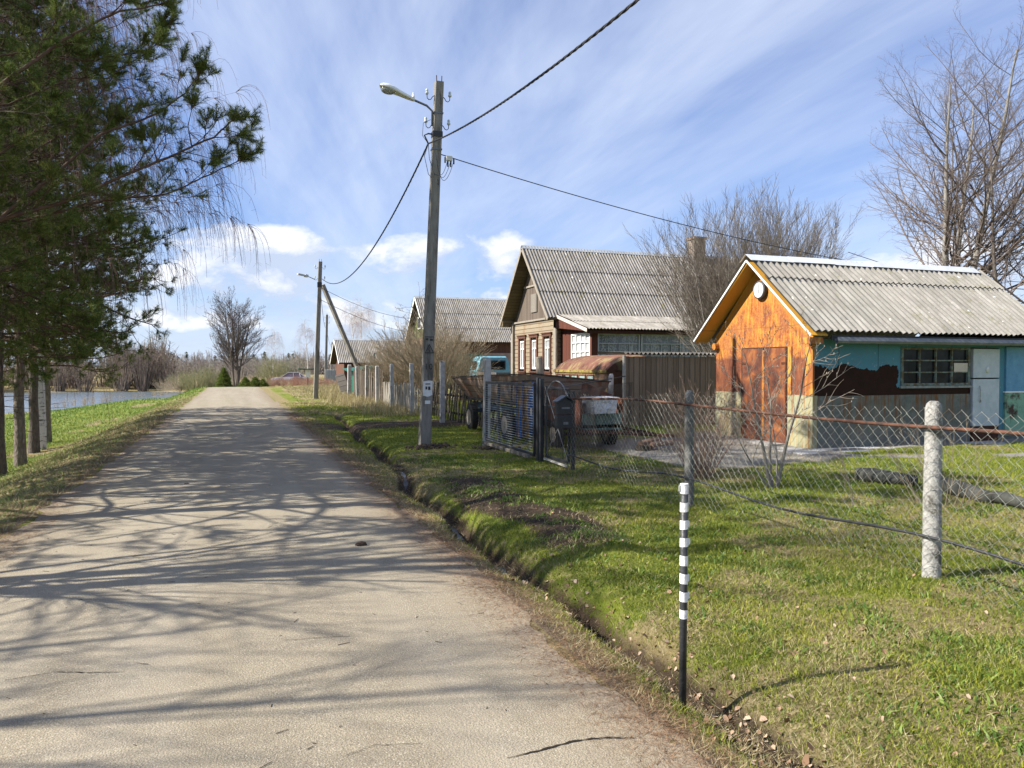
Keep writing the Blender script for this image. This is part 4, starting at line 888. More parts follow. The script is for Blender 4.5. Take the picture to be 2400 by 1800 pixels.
for i in range(1, 15): yq = y0_ + (y1_ - y0_) * i / 15; m.tube([(x_, yq, .1), (x_, yq, 1.24)], .004, 4)
m.build('bars', black_metal, wk)
m = MB(); m.tube([(x_ - .01, y0_ + (y1_ - y0_) * (1 - math.cos(a)) / 2, .95 + .42 * math.sin(a)) for a in np.linspace(0, math.pi, 18)], .011, 6); m.tube([(x_ - .015, y0_, .95), (x_ - .015, y1_, .1)], .008, 5); m.tube([(x_ - .015, y0_, .12), (x_ - .015, y1_, 1.27)], .007, 5); m.build('arch', grey_metal, wk)
m = MB(); m.bar((4.87, y0_, .04), (4.87, y1_, .06), .03, .03); m.build('sill_rail', mottle('pale_metal', (.3, .29, .26), (.42, .4, .37), 8), wk)
mb_ = thing('mailbox', (4.78, 10.74, .75), 'black two-tier mailbox with sloping lid hung on the fence end post', 'mailbox')
for k, (z0, z1) in enumerate(((.66, .86), (.875, 1.06))):
    m = MB(); m.poly([(4.60, 10.60, z0), (4.86, 10.60, z0), (4.86, 10.60, z1), (4.73, 10.60, z1 + (.07 if k else 0.002)), (4.60, 10.60, z1)], (0, .13, 0)); m.build('box', black_metal, mb_, bevel=.006)
m = MB(); m.poly([(4.575, 10.57, 1.055), (4.73, 10.57, 1.145), (4.885, 10.57, 1.055), (4.885, 10.57, 1.075), (4.73, 10.57, 1.165), (4.575, 10.57, 1.075)], (0, .19, 0)); m.build('lid', mottle('lid_metal', (.045, .047, .05), (.075, .078, .08), 8, rough=.4, metal=.3), mb_)
for a in ((4.66, 4.80, 10.592, 10.597, .96, .985), (4.69, 4.77, 10.592, 10.597, .72, .76)): m = MB(); m.box(*a); m.build('slot', grey_metal, mb_)

# square concrete fence posts and palings along the plots
def sq_post(x, y, h, label, w_=.06, lean=(0, 0)):
    z0 = gz(x, y) - .1; m = MB(); vs = []
    for q, k in ((0, 1.1), (h - .04, 1.), (h, .75)):
        for a, b in ((-1, -1), (1, -1), (1, 1), (-1, 1)): vs.append((x + a * w_ * k + lean[0] * q, y + b * w_ * k + lean[1] * q, z0 + q))
    m.add(vs, [(i * 4 + j, i * 4 + (j + 1) % 4, i * 4 + 4 + (j + 1) % 4, i * 4 + 4 + j) for i in range(2) for j in range(4)] + [(8, 9, 10, 11)])
    return tag(m.build('fence_post', concrete_l, org=(x, y, z0), bevel=.006), label, 'fence post', 'square concrete posts along the verge')
for x, y, h, lb in ((4.85, 14.88, 1.9, 'pale square concrete post holding the far end of the wide gate'), (5.5, 20.9, 1.85, 'square concrete post just right of the near utility pole'), (5.5, 24.8, 1.82, 'square concrete post just left of the near utility pole'),
                    (5.5, 28.3, 1.78, 'square concrete post between the two runs of grey palings'), (5.5, 31.4, 1.75, 'square concrete post where the grey palings begin'), (5.5, 34.1, 1.78, 'square concrete post at the foot of the slanting brace'),
                    (5.5, 36.8, 1.75, 'square concrete post left of the slanting brace foot'), (5.6, 40.3, 1.8, 'stout farthest square concrete post beside the green lean-to')):
    sq_post(x, y, h, lb, .06 if y < 40 else .09, (random.Random(y).uniform(-.015, .015), random.Random(y + 1).uniform(-.015, .015)))
def palings(name, label, x0, y0, x1, y1, step, h, wd, mt, lean, seed, wob=.1):
    rr = random.Random(seed); L = math.hypot(x1 - x0, y1 - y0); n = int(L / step); ux, uy = (x1 - x0) / L, (y1 - y0) / L; r = thing(name, (x0, y0, 0), label, 'fence')
    for k in (.25, .75):
        m = MB(); m.bar((x0 + .03, y0, h * k), (x1 + .03, y1, h * k + rr.uniform(-.05, .05)), .03, .06); m.build('rail', mt, r)
    for i in range(n):
        s_ = (i + .5) * step; x, y = x0 + ux * s_, y0 + uy * s_; hh = h * rr.uniform(1 - wob, 1 + wob); l = lean + rr.uniform(-.08, .08)
        a = Vector((x - .02, y, gz(x, y) - .02)); b = a + Vector((ux * l * hh + rr.uniform(-.03, .03), uy * l * hh, hh)); ww = wd * rr.uniform(.75, 1.2)
        m = MB(); u_ = Vector((ux, uy, 0)) * ww / 2; t_ = Vector((-uy, ux, 0)) * .011; e = b + (b - a).normalized() * ww * rr.uniform(0, .6)
        m.add([a - u_ - t_, a + u_ - t_, b + u_ - t_, e - t_, b - u_ - t_, a - u_ + t_, a + u_ + t_, b + u_ + t_, e + t_, b - u_ + t_], [(0, 1, 2, 3, 4), (9, 8, 7, 6, 5), (0, 5, 6, 1), (1, 6, 7, 2), (2, 7, 8, 3), (3, 8, 9, 4), (4, 9, 5, 0)]); m.build('picket', mt, r)
palings('picket_fence', 'low fence of weathered grey palings left of the near pole', 5.75, 31.2, 5.75, 25.0, .105, .92, .085, mottle('picket_grey', (.16, .145, .12), (.34, .31, .26), 7, stretch=(3, 3, .6)), 0, 1)
palings('picket_fence', 'taller brown paling fence behind the slanting brace', 5.8, 40.0, 5.8, 31.6, .19, 1.5, .10, mottle('picket_brown', (.07, .055, .042), (.17, .14, .11), 7, stretch=(3, 3, .6)), 0, 2)
palings('picket_fence', 'collapsing dark fence of leaning palings right of the near pole', 6.0, 24.8, 6.1, 17.6, .27, 1.0, .11, wood_dark, .3, 3, .16)

# ---------------------------------------------------------------- striped marker pole
sp = thing('marker_pole', (2.06, 3.20, 0), 'thin black marker pole wrapped in white tape stripes', 'marker pole')
m = MB(); zb_ = gz(2.06, 3.2); m.tube([(2.06, 3.2, zb_ - .1), (2.063, 3.2, .5), (2.066, 3.2, 1.02)], .0185, 16); m.build('tube', mottle('black_pipe', (.02, .022, .024), (.045, .047, .05), 12, (.16, .16, .16), 9, .68, rough=.45, spec=.4), sp, smooth=True)
tape = mottle('white_tape', (.66, .66, .64), (.78, .78, .76), 22, bump=.6, bscale=60, rough=.5)
rr = random.Random(4)
for i in range(8):
    z1 = 1.025 - i * .0880; z0 = z1 - .046 - rr.uniform(-.003, .004)
    m = MB(); n = 16; vs = []
    for q in (z0, z1):
        for j in range(n): th = 2 * math.pi * j / n; k = .0202 * (1 + .03 * rr.random()); vs.append((2.064 + k * math.cos(th), 3.2 + k * math.sin(th), q + .002 * math.sin(th + i)))
    m.add(vs, [(j, (j + 1) % n, n + (j + 1) % n, n + j) for j in range(n)])
    e = (.004 + .008 * rr.random()) * (rr.random() < .5) + .002 + (.012 if i == 0 else 0); sd = -1 if i == 0 else 1; x_ = 2.064 + sd * .019
    m.poly([(x_, 3.197, z0 + .004), (x_ + sd * e, 3.196, z0 + .012), (x_ + sd * e, 3.196, z1 - .006), (x_, 3.197, z1 - .001)], (0, .0015, 0))
    if i == 0: m.cyl((2.064, 3.2, 1.026), .0202, .003)
    m.build('tape_band', tape, sp, smooth=False)
# ---------------------------------------------------------------- carts, cabin, truck and yard clutter
def wheel(m_par, c, r_, w_, axis, rim_mt, spokes=False):
    c = Vector(c); a = Vector(axis).normalized()
    m = MB(); prof = [(-w_ / 2, r_ * .62), (-w_ / 2, r_ * .86), (-w_ * .38, r_ * .98), (-w_ * .2, r_), (w_ * .2, r_), (w_ * .38, r_ * .98), (w_ / 2, r_ * .86), (w_ / 2, r_ * .62)]
    m.lathe(c, a, prof, 26)
    wh = m.build('wheel', rubber, m_par)
    m = MB(); u = a.cross(Vector((0, 0, 1))).normalized(); v = a.cross(u)
    for i in range(26):
        th = 2 * math.pi * i / 26; d_ = u * math.cos(th) + v * math.sin(th); t_ = -u * math.sin(th) + v * math.cos(th); m.obox(c + d_ * r_, a * w_ * .42, t_ * r_ * .05, d_ * r_ * .03)
    m.build('tyre', rubber, wh)
    m = MB(); m.lathe(c - a * (w_ / 2 + .004), a, [(0, r_ * .6), (.012, r_ * .55), (.03, r_ * .3), (.02, r_ * .2), (-.01, r_ * .18), (-.012, r_ * .02)], 20); m.lathe(c + a * (w_ / 2 + .004), -a, [(0, r_ * .6), (.012, r_ * .55), (.03, r_ * .3), (.02, r_ * .2), (-.01, r_ * .18), (-.012, r_ * .02)], 20)
    m.build('rim', rim_mt, wh); return wh
board = planks('cart_boards', (.11, .075, .055), (.30, .23, .18), .16, 2, (.015, .01, .008), streak=(.20, .08, .04))
cart = thing('cart', (6.6, 17, 0), 'old flared plank cart body with dark wheels standing behind the wide gate', 'cart')
def quad_board(m, a, b, c_, d_, t_=.025):
    m.add([a, b, c_, d_], [(0, 1, 2, 3)]); return m
m = MB(); quad_board(m, (5.95, 14.9, .78), (5.95, 19.9, .82), (5.62, 20.2, 1.30), (5.80, 14.75, 1.44)); m.build('side_board', board, cart, solid=.03)
m = MB(); quad_board(m, (5.95, 14.9, .80), (7.4, 14.95, .80), (7.6, 14.7, 1.26), (5.80, 14.72, 1.44)); m.build('end_board', board, cart, solid=.03)
m = MB(); quad_board(m, (7.4, 14.9, .8), (7.4, 19.9, .8), (7.7, 20, 1.28), (7.62, 14.75, 1.27)); m.build('side_board', board, cart, solid=.03)
m = MB(); m.box(5.93, 7.42, 14.88, 19.9, .72, .78); m.bar((5.8, 14.72, 1.46), (7.62, 14.7, 1.28), .05, .03); m.bar((5.78, 14.7, 1.46), (5.6, 20.2, 1.32), .05, .03); m.build('floor', wood_dark, cart)
m = MB(); m.bar((6.1, 15, .6), (6.1, 19.8, .6), .1, .14); m.bar((7.2, 15, .6), (7.2, 19.8, .6), .1, .14); m.bar((5.7, 15.7, .5), (7.6, 15.7, .5), .09, .09); m.bar((5.6, 18.4, .5), (7.6, 18.4, .5), .09, .09); m.build('chassis', mottle('cart_blue', (.03, .05, .08), (.07, .10, .14), 9), cart)
for y in (15.7, 18.4):
    for x in (5.62, 7.6): wheel(cart, (x, y, .33), .33, .17, (1, 0, 0), mottle('rim_tan', (.2, .17, .13), (.36, .3, .24), 12))
def stripe(t):
    p = t.pos(); x, y, z = t.sep(p)[:3]; u = t.m('ADD', x, t.m('MULTIPLY', y, .8)); f = t.m('FRACT', t.m('DIVIDE', t.m('ADD', u, t.m('MULTIPLY', t.noise(p, 3, 3), .04)), .165))
    c = t.mix(t.m('GREATER_THAN', f, .52), (.045, .13, .33), (.30, .17, .055)); return t.mix(t.mr(t.noise(p, 5, 6, .7), .45, .7), c, (.03, .04, .07))
bl = thing('blanket', (5.5, 14.4, 0), 'blue and ochre striped blanket hanging from the front of the old cart', 'blanket')
m = MB(); vs = []; nxx = 40
for i in range(nxx + 1):
    f = i / nxx; x = 5.33 + .58 * f; y = 14.62 - .25 * (1 - f) + .025 * math.sin(f * 26)
    for k in range(8): z_ = 1.30 - .16 * k; vs.append((x + .004 * k * math.sin(f * 30), y + .010 * k * math.sin(f * 21 + 1), z_))
m.add(vs, [(i * 8 + k, (i + 1) * 8 + k, (i + 1) * 8 + k + 1, i * 8 + k + 1) for i in range(nxx) for k in range(7)]); m.build('cloth', mat('striped_cloth', stripe, .95, .1), bl, smooth=True, solid=.006)
m = MB(); m.bar((5.2, 14.35, 1.31), (5.95, 14.66, 1.31), .03, .03); m.bar((5.22, 14.36, 0), (5.22, 14.36, 1.31), .03, .03); m.build('hanging_rail', wood_dark, bl)

tr = thing('trailer', (6.7, 13.8, 0), 'small trailer with rusty red plank sides, green front panel and knobbly tyre', 'trailer')
redp = planks('trailer_red', (.085, .033, .022), (.20, .078, .048), .17, 1, (.03, .015, .01))
m = MB(); m.box(6.10, 6.14, 13.0, 14.6, .50, .98); m.build('side_board', redp, tr); m = MB(); m.box(6.98, 7.02, 13.0, 14.6, .50, .98); m.build('side_board', redp, tr)
m = MB(); m.box(6.14, 6.98, 12.98, 13.02, .40, .72); m.build('front_panel', mottle('green_front', (.06, .10, .085), (.12, .17, .15), 9), tr); m = MB(); m.box(6.14, 6.98, 14.56, 14.6, .5, .98); m.build('rear_board', redp, tr)
m = MB(); m.box(6.12, 7.0, 12.98, 14.6, .44, .5); m.build('floor', wood_dark, tr)
m = MB(); m.bar((6.08, 12.95, .40), (7.9, 12.55, .28), .05, .06); m.bar((7.0, 13, .42), (7.7, 12.5, .28), .05, .06); m.bar((5.98, 13.85, .26), (7.12, 13.85, .26), .06, .06); m.bar((6.2, 13, .38), (6.2, 14.6, .38), .06, .08); m.build('drawbar', rust, tr)
for x in (5.98, 7.14): wheel(tr, (x, 13.85, .26), .26, .16, (1, 0, 0), mottle('rim_tan', (.2, .17, .13), (.36, .3, .24), 12))
def foil(t):
    p = t.pos(); return {'Base Color': t.mix(t.noise(p, 9, 6, .7), (.38, .40, .43), (.72, .74, .77)), 'Normal': t.bump(t.noise(p, 22, 5, .7), 1., .03)}
ft = thing('foil_crate', (6.5, 12.95, .72), 'crate wrapped in crinkled silver foil resting on the small trailer', 'crate')
m = MB(); rr = random.Random(3); vs = []
N = 9
for fz in range(4):
    for i in range(4 * N):
        s_, q = divmod(i, N); q /= N; c4 = [(-.28, -.2), (.28, -.2), (.28, .22), (-.28, .22)]; a, b = c4[s_], c4[(s_ + 1) % 4]
        x = a[0] + (b[0] - a[0]) * q; y = a[1] + (b[1] - a[1]) * q; k = 1 - .10 * (3 - fz) / 3
        vs.append((6.5 + x * k + rr.uniform(-.015, .015), 12.98 + y * k + rr.uniform(-.015, .015), .72 + .095 * fz + rr.uniform(-.008, .008)))
n = 4 * N; m.add(vs, [(f_ * n + i, f_ * n + (i + 1) % n, (f_ + 1) * n + (i + 1) % n, (f_ + 1) * n + i) for f_ in range(3) for i in range(n)] + [tuple(3 * n + i for i in range(n))]); m.build('foil_sides', mat('foil', foil, .3, .5, .6), ft)
m = MB(); m.obox((6.5, 12.98, 1.015), (.30, .01, 0), (0, .24, 0), (0, 0, .012)); m.build('lid', mottle('foil_lid', (.5, .52, .56), (.7, .72, .76), 6), ft)
m = MB(); m.poly([(6.25, 13.3, 1.04), (7.05, 13.5, 1.04), (6.3, 13.35, 1.32)], (.02, .03, 0)); tag(m.build('rusty_sheet', rust, org=(6.5, 13.3, 1.0)), 'triangular rusty sheet leaning behind the foil crate', 'metal sheet')
for i, (a, b, r_, lb) in enumerate((((7.1, 12.5, .16), (7.6, 12.65, .2), .06, 'slim pinkish log lying on the stump by the trailer'), ((7.25, 12.35, .15), (7.75, 12.42, .17), .05, 'second slim log lying in front of the trailer'), ((7.15, 12.45, .0), (7.15, 12.45, .14), .16, 'short dark stump under the slim logs'))):
    m = MB(); a, b = Vector(a), Vector(b); m.tube([a, a.lerp(b, .5) + Vector((0, 0, .005)), b], r_, 12); tag(m.build('log', mottle('log_bark', (.14, .085, .055), (.30, .20, .14), 8) if i < 2 else wood_dark, org=tuple(a)), lb, 'log')
m = MB(); m.tube([(9.3, 22.8, 0), (9.32, 22.8, 1.0), (9.22, 22.8, 1.92)], [.13, .125, .12], 12); tag(m.build('wooden_post', wood_post, org=(9.3, 22.8, 0), bevel=.01), 'thick leaning wooden post in front of the log house windows', 'post')

# rusty cabin with rounded roof
cab = thing('cabin', (11, 21.6, 0), 'rusty old bus cabin with mossy rounded roof and a row of small windows', 'cabin')
cx0, cx1, cy0, cy1 = 10.1, 12.2, 19.7, 23.6
prof = [(cx0, .45), (cx0 - .03, 1.38), (cx0 - .0, 1.52), (cx0 + .16, 1.72), (cx0 + .45, 1.87), (cx0 + .8, 1.95), ((cx0 + cx1) / 2, 1.98), (cx1 - .8, 1.95), (cx1 - .45, 1.87), (cx1 - .16, 1.72), (cx1, 1.5), (cx1, .45)]
def loft(m, secs):
    n = len(secs[0]); vs = [p for s_ in secs for p in s_]; m.add(vs, [(i * n + j, i * n + j + 1, (i + 1) * n + j + 1, (i + 1) * n + j) for i in range(len(secs) - 1) for j in range(n - 1)])
    m.add(secs[0], [tuple(range(n))]); m.add(secs[-1], [tuple(range(n - 1, -1, -1))])
m = MB(); secs = []
for y, k in ((cy0, .90), (cy0 + .12, .97), (cy0 + .35, 1.), (cy1 - .35, 1.), (cy1 - .1, .95), (cy1, .86)):
    secs.append([((x - 11.15) * (1 if z_ < 1.55 else (.6 + .4 * k)) + 11.15, y, (z_ if z_ < 1.55 else 1.5 + (z_ - 1.5) * (k ** 2))) for x, z_ in prof[2:-2]])
secs = [[(cx0, s_[0][1], 1.46)] + s_ + [(cx1, s_[0][1], 1.46)] for s_ in secs]
loft(m, secs); m.build('roof', rust_pink, cab, smooth=True)
m = MB(); m.box(cx0 + .01, cx1 - .01, cy0 + .02, cy1 - .02, .45, 1.47); m.build('body', mottle('cabin_side', (.17, .09, .055), (.30, .19, .12), 7, (.32, .27, .08), 4, .6), cab, bevel=.03)
m = MB(); m.box(cx0 - .035, cx0 + .02, cy0, cy1, 1.42, 1.51); m.build('drip_edge', moss_edge, cab, bevel=.01)
m = MB(); m.box(cx0 + .2, cx1 - .2, cy0 - .03, cy0 - .004, .6, 1.45); m.build('rear_panel', mottle('rear_rust', (.10, .052, .035), (.20, .10, .06), 5), cab)
for i in range(5):
    y0_ = 20.55 + i * .58; m = MB()
    for a, b, c_, d_ in ((y0_, y0_ + .05, 1.08, 1.37), (y0_ + .45, y0_ + .5, 1.08, 1.37), (y0_ + .05, y0_ + .45, 1.08, 1.12), (y0_ + .05, y0_ + .45, 1.33, 1.37)): m.box(cx0 - .02, cx0 + .02, a, b, c_, d_)
    wf = m.build('window', brown_paint, cab); m = MB(); m.box(cx0 - .005, cx0 + .009, y0_ + .05, y0_ + .45, 1.12, 1.33); m.build('pane', mottle('pale_pane', (.20, .27, .26), (.34, .42, .40), 5, rough=.15, spec=.5, bump=0), wf)
for y in (20.5, 22.9): wheel(cab, (cx0 + .15, y, .33), .33, .2, (1, 0, 0), rust)
# plank lean-to with a corrugated lid
pl_ = thing('plank_shed', (11, 18.3, 0), 'dark lean-to of upright planks with a corrugated lid between the cabin and the orange outbuilding', 'shed')
rr = random.Random(8); x = 9.6; m = MB()
while x < 12.5:
    w_ = rr.uniform(.11, .19); m.box(x, x + w_ - .006, 17.7 + rr.uniform(-.008, .008), 17.728, .04 + rr.uniform(0, .05), 1.88 + rr.uniform(-.015, .0)); x += w_
m.build('plank_wall', planks('lean_to_planks', (.13, .088, .056), (.33, .245, .17), .17, 0), pl_)
m = MB(); m.box(9.55, 9.6, 17.66, 17.76, 0, 1.9); m.build('corner_strip', mottle('pale_strip', (.26, .24, .2), (.4, .37, .31), 9), pl_)
m = MB(); m.box(10.75, 12.5, 19.0, 19.05, 0, 1.86); m.box(12.45, 12.5, 17.73, 19.0, 0, 1.86); m.build('plank_wall', wood_dark, pl_)
m = MB(); corr(m, 9.5, 12.9, 19.2, 1.98, 17.6, 1.915, cuts=(0, 1), amp=.03, pitch=.13, seed=11); m.build('roof', slate('slate_dark', (.9, .85, .8), .6), pl_, smooth=True, solid=.008)
m = MB(); m.tube([(12.0, 16.9, 1.42), (12.9, 16.6, 1.46)], .02, 6); tag(m.build('stick', mottle('pale_stick', (.4, .36, .3), (.55, .5, .42), 9), org=(12, 16.9, 1.4)), 'pale stick poking out beside the dark plank lean-to', 'stick')

# light blue truck cab
tk = thing('truck', (14.0, 43, 0), 'old light blue truck with a square cab parked between the houses', 'truck')
tb = mottle('truck_blue', (.10, .30, .38), (.17, .40, .48), 4, (.25, .42, .45), 3, .62, rough=.45, spec=.5)
m = MB(); X0, X1 = 13.3, 15.3
def tsec(y, zt, inset): return [(X0, y, .75), (X0, y, 1.42), (X0 + inset, y, zt - .12), (X0 + inset + .12, y, zt), (X1 - inset - .12, y, zt), (X1 - inset, y, zt - .12), (X1, y, 1.42), (X1, y, .75)]
loft(m, [tsec(42.3, 2.16, .14), tsec(42.5, 2.22, .12), tsec(43.6, 2.22, .12), tsec(43.9, 2.12, .16)]); m.build('cab', tb, tk, bevel=.02)
m = MB(); m.box(13.62, 14.98, 42.26, 42.30, 1.44, 1.98); wf = m.build('window', mottle('truck_rubber', (.03, .05, .05), (.06, .08, .08), 9), tk); m = MB(); m.box(13.68, 14.92, 42.245, 42.262, 1.5, 1.92); m.build('pane', glass_dark, wf)
m = MB(); m.box(13.27, 13.30, 42.7, 43.5, 1.46, 1.95); m.build('side_window', glass_dark, tk)
m = MB(); m.box(13.55, 15.05, 43.9, 45.4, .7, 1.35); m.build('bonnet', tb, tk, bevel=.12)
m = MB(); m.box(13.15, 15.4, 38.6, 42.1, .85, .95); m.box(13.15, 13.2, 38.6, 42.1, .95, 1.3); m.box(15.35, 15.4, 38.6, 42.1, .95, 1.3); m.box(13.2, 15.35, 38.6, 38.66, .95, 1.3); m.build('load_bed', mottle('truck_bed', (.12, .10, .09), (.22, .2, .18), 6), tk)
for x in (13.35, 15.2):
    for y in (39.6, 44.6): wheel(tk, (x, y, .42), .42, .24, (1, 0, 0), tb)

# distant pale car
car = thing('car', (0, 0, 0), 'pale lilac-grey saloon car parked beyond the red-stemmed bushes', 'car')
cm = mottle('car_paint', (.38, .36, .40), (.46, .44, .48), 3, rough=.3, spec=.5, bump=0)
m = MB(); hw = .82
def csec(x, pts): return [(x, y, z_) for y, z_ in pts]
body = [(-2.05, .45, .62), (-2.0, .35, .78), (-1.3, .28, .86), (-.2, .26, .90), (.9, .26, .92), (1.75, .3, .90), (2.05, .4, .84), (2.1, .45, .7)]
vs = []
for x, zb2, zt2 in body: vs += [(x, -hw, zb2), (x, -hw * 1.02, (zb2 + zt2) / 2), (x, -hw * .94, zt2), (x, hw * .94, zt2), (x, hw * 1.02, (zb2 + zt2) / 2), (x, hw, zb2)]
n = 6; m.add(vs, [(i * n + j, i * n + (j + 1) % n, (i + 1) * n + (j + 1) % n, (i + 1) * n + j) for i in range(len(body) - 1) for j in range(n)] + [tuple(range(n)), tuple((len(body) - 1) * n + n - 1 - j for j in range(n))]); m.build('body', cm, car, smooth=False)
m = MB(); gh = [(-.95, .88, .89), (-.25, 1.36, .72), (1.0, 1.38, .72), (1.65, .92, .86)]
lo = [(-.95, .88), (1.65, .91)]
m.add([(-.95, -.76, .88), (1.65, -.76, .90), (1.05, -.62, 1.37), (-.25, -.62, 1.37), (-.95, .76, .88), (1.65, .76, .90), (1.05, .62, 1.37), (-.25, .62, 1.37)], [(0, 1, 2, 3), (5, 4, 7, 6), (1, 5, 6, 2), (4, 0, 3, 7)]); m.build('window_glass', mottle('car_glass', (.09, .06, .08), (.16, .12, .14), 3, rough=.1, spec=.6, bump=0), car)
m = MB()
for sd in (-1, 1):
    y = .765 * sd; y2 = .625 * sd
    for a, b in (((-.97, y, .88), (-.25, y2, 1.37)), ((-.25, y2, 1.38), (1.06, y2, 1.38)), ((1.06, y2, 1.37), (1.68, y, .90)), ((.38, y, .90), (.38, y2, 1.37)), ((1.18, y, .9), (1.05, y2, 1.37))): m.bar(a, b, .06, .05)
m.box(-.28, 1.07, -.62, .62, 1.36, 1.41); m.build('roof', cm, car)
for x in (-1.3, 1.3):
    for y in (-.75, .75): wheel(car, (x, y, .29), .29, .17, (0, 1, 0), grey_metal)
for y in (-.6, .6): m = MB(); m.box(-2.12, -2.04, y - .15, y + .15, .55, .7); m.build('headlight', mottle('lamp_glass', (.5, .5, .48), (.6, .6, .58), 5, rough=.2, bump=0), car)
q = P(680, 900, 88); car.location = (q[0], q[1], -.45); car.rotation_euler = (0, 0, -YAW + .25)
# little green-roofed sign beyond the second pole
q = Vector(P(721, 920, 62)); sg = thing('signpost', (q.x, q.y, -.3), 'small white board under a green cap on a thin post left of the second pole', 'sign')
m = MB(); m.bar((q.x, q.y, -.5), (q.x, q.y, 1.15), .09, .09); m.build('post', wood_grey, sg); m = MB(); m.box(q.x - .75, q.x + .75, q.y - .3, q.y + .3, 1.38, 1.46); m.build('cap', grn, sg)
m = MB(); m.box(q.x - .18, q.x + .22, q.y - .06, q.y, .75, 1.36); m.build('board', white_paint, sg)
# dark wet log and kerb of a flower bed, stones
dk = mottle('wet_log', (.025, .028, .026), (.07, .07, .06), 9)
for a, b, r_, lb in ((G(2012, 1135), G(2150, 1150), .10, 'dark wet log edging the bed left of the pale fence post'), (G(2215, 1165), G(2330, 1190), .10, 'dark log lying right of the pale fence post'), (G(2330, 1190), G(2440, 1215), .07, 'darker beam at the right edge of the lawn')):
    a, b = Vector(a), Vector(b); a.z += .09 + gz(a.x, a.y); b.z += .06 + gz(b.x, b.y); m = MB(); m.tube([a, a.lerp(b, .3) + Vector((0, 0, .01)), a.lerp(b, .7), b], [r_, r_ * 1.05, r_ * .9, r_ * .8], 10); tag(m.build('log', dk if lb[0] == 'd' else concrete, org=tuple(a), smooth=True), lb, 'log')
# things lying on the road
for (px, py), r_, lb in (((845, 1285), .028, 'dark fallen pine cone on the asphalt near the right edge'), ((435, 1139), .020, 'small cone lying far up in the middle of the road')):
    a = Vector(G(px, py)); m = MB(); rr = random.Random(px)
    for i in range(40):
        th = i * 2.4; f = i / 40; rr_ = r_ * (.35 + .75 * math.sin(math.pi * (f * .85 + .1))); d_ = Vector((math.cos(th) * .5, math.sin(th), math.sin(th) * .2)); c_ = a + Vector(((f - .5) * r_ * 3, 0, r_ * .9)) + Vector((0, math.cos(th), math.sin(th))) * rr_ * .8
        m.obox(c_, Vector((1, 0, 0)) * r_ * .3, Vector((0, -math.sin(th), math.cos(th))) * r_ * .28, Vector((.6, math.cos(th), math.sin(th))) * r_ * .14)
    tag(m.build('pine_cone', mottle('cone', (.03, .02, .015), (.08, .055, .04), 30), org=tuple(a)), lb, 'pine cone')

# ---------------------------------------------------------------- tree machinery
class Segs:
    def __init__(s): s.d = {3: [], 5: [], 8: []}
    def add(s, n, a, b, ra, rb): s.d[n].append((*a, *b, ra, rb))
    def mesh(s):
        Vs, Fs = [], []; o = 0
        for n, L in s.d.items():
            if not L: continue
            q = np.array(L); v, f = segs_mesh(q[:, :3], q[:, 3:6], q[:, 6], q[:, 7], n); Vs.append(v); Fs.append(f + o); o += len(v)
        return np.concatenate(Vs), np.concatenate(Fs)
def vadd(a, b, k=1.): return (a[0] + b[0] * k, a[1] + b[1] * k, a[2] + b[2] * k)
def vn_(a):
    l = math.sqrt(a[0] * a[0] + a[1] * a[1] + a[2] * a[2]) or 1e-9; return (a[0] / l, a[1] / l, a[2] / l)
MINR = [.0032]
def perp_dir(rr, d, ang, az=None):
    """a direction at angle ang from d"""
    r_ = (rr.gauss(0, 1), rr.gauss(0, 1), rr.gauss(0, 1)) if az is None else az
    k = r_[0] * d[0] + r_[1] * d[1] + r_[2] * d[2]; u = vn_((r_[0] - k * d[0], r_[1] - k * d[1], r_[2] - k * d[2])); c_, s_ = math.cos(ang), math.sin(ang)
    return (d[0] * c_ + u[0] * s_, d[1] * c_ + u[1] * s_, d[2] * c_ + u[2] * s_)
def grow(S_, rr, p, d, L, r, lv, prm, tips=None, T=None):
    """prm per level: (segments, wander, lift, children, child length ratio, child angle, first child at, droop)"""
    ns, wa, lift, nc, cl, ca, f0, droop = prm[lv]; sl = L / ns; kids = []
    n_s = 8 if r > .05 else (5 if r > .018 else 3); tgt = T if (T is not None and lv == 0) else S_
    last = lv == len(prm) - 1; re = r * (.16 if lv == 0 else .3); pts = [(p, d, r)]
    for i in range(ns):
        d = vn_((d[0] + rr.gauss(0, wa), d[1] + rr.gauss(0, wa), d[2] + rr.gauss(0, wa) + lift - droop * (i / ns)))
        q = vadd(p, d, sl); r1 = r + (re - r) * (i + 1) / ns; r0 = r + (re - r) * i / ns
        tgt.add(n_s, p, q, r0, r1); p = q; pts.append((p, d, r1))
    if tips is not None and last: tips.append((pts[0][0], p))
    if last: return
    for i in range(nc):
        f = f0 + (1 - f0) * (i + rr.random()) / nc; k = min(int(f * ns), ns - 1); g = f * ns - k
        a, b = pts[k], pts[k + 1]; q = tuple(a[0][j] + (b[0][j] - a[0][j]) * g for j in range(3)); rb_ = a[2] + (b[2] - a[2]) * g
        dd = perp_dir(rr, b[1], ca * rr.uniform(.75, 1.25)); l = L * cl * rr.uniform(.65, 1.15) * (1 - .55 * (f - f0) / (1 - f0 + 1e-6))
        grow(S_, rr, q, dd, l, max(MINR[0], rb_ * (.42 if lv == 0 else .5)), lv + 1, prm, tips, T)
def finish_tree(name, x, y, z, S_, T, bark, twig, label, cat='tree', group=None, crown='crown'):
    r = thing(name, (0, 0, 0), label, cat, group)
    for T1 in (T if isinstance(T, list) else [T]): v, f = T1.mesh(); npmesh('trunk', v, f, bark, r, smooth=True, n=4)
    v, f = S_.mesh(); npmesh(crown, v, f, twig, r, n=4); r.location = (x, y, z); return r
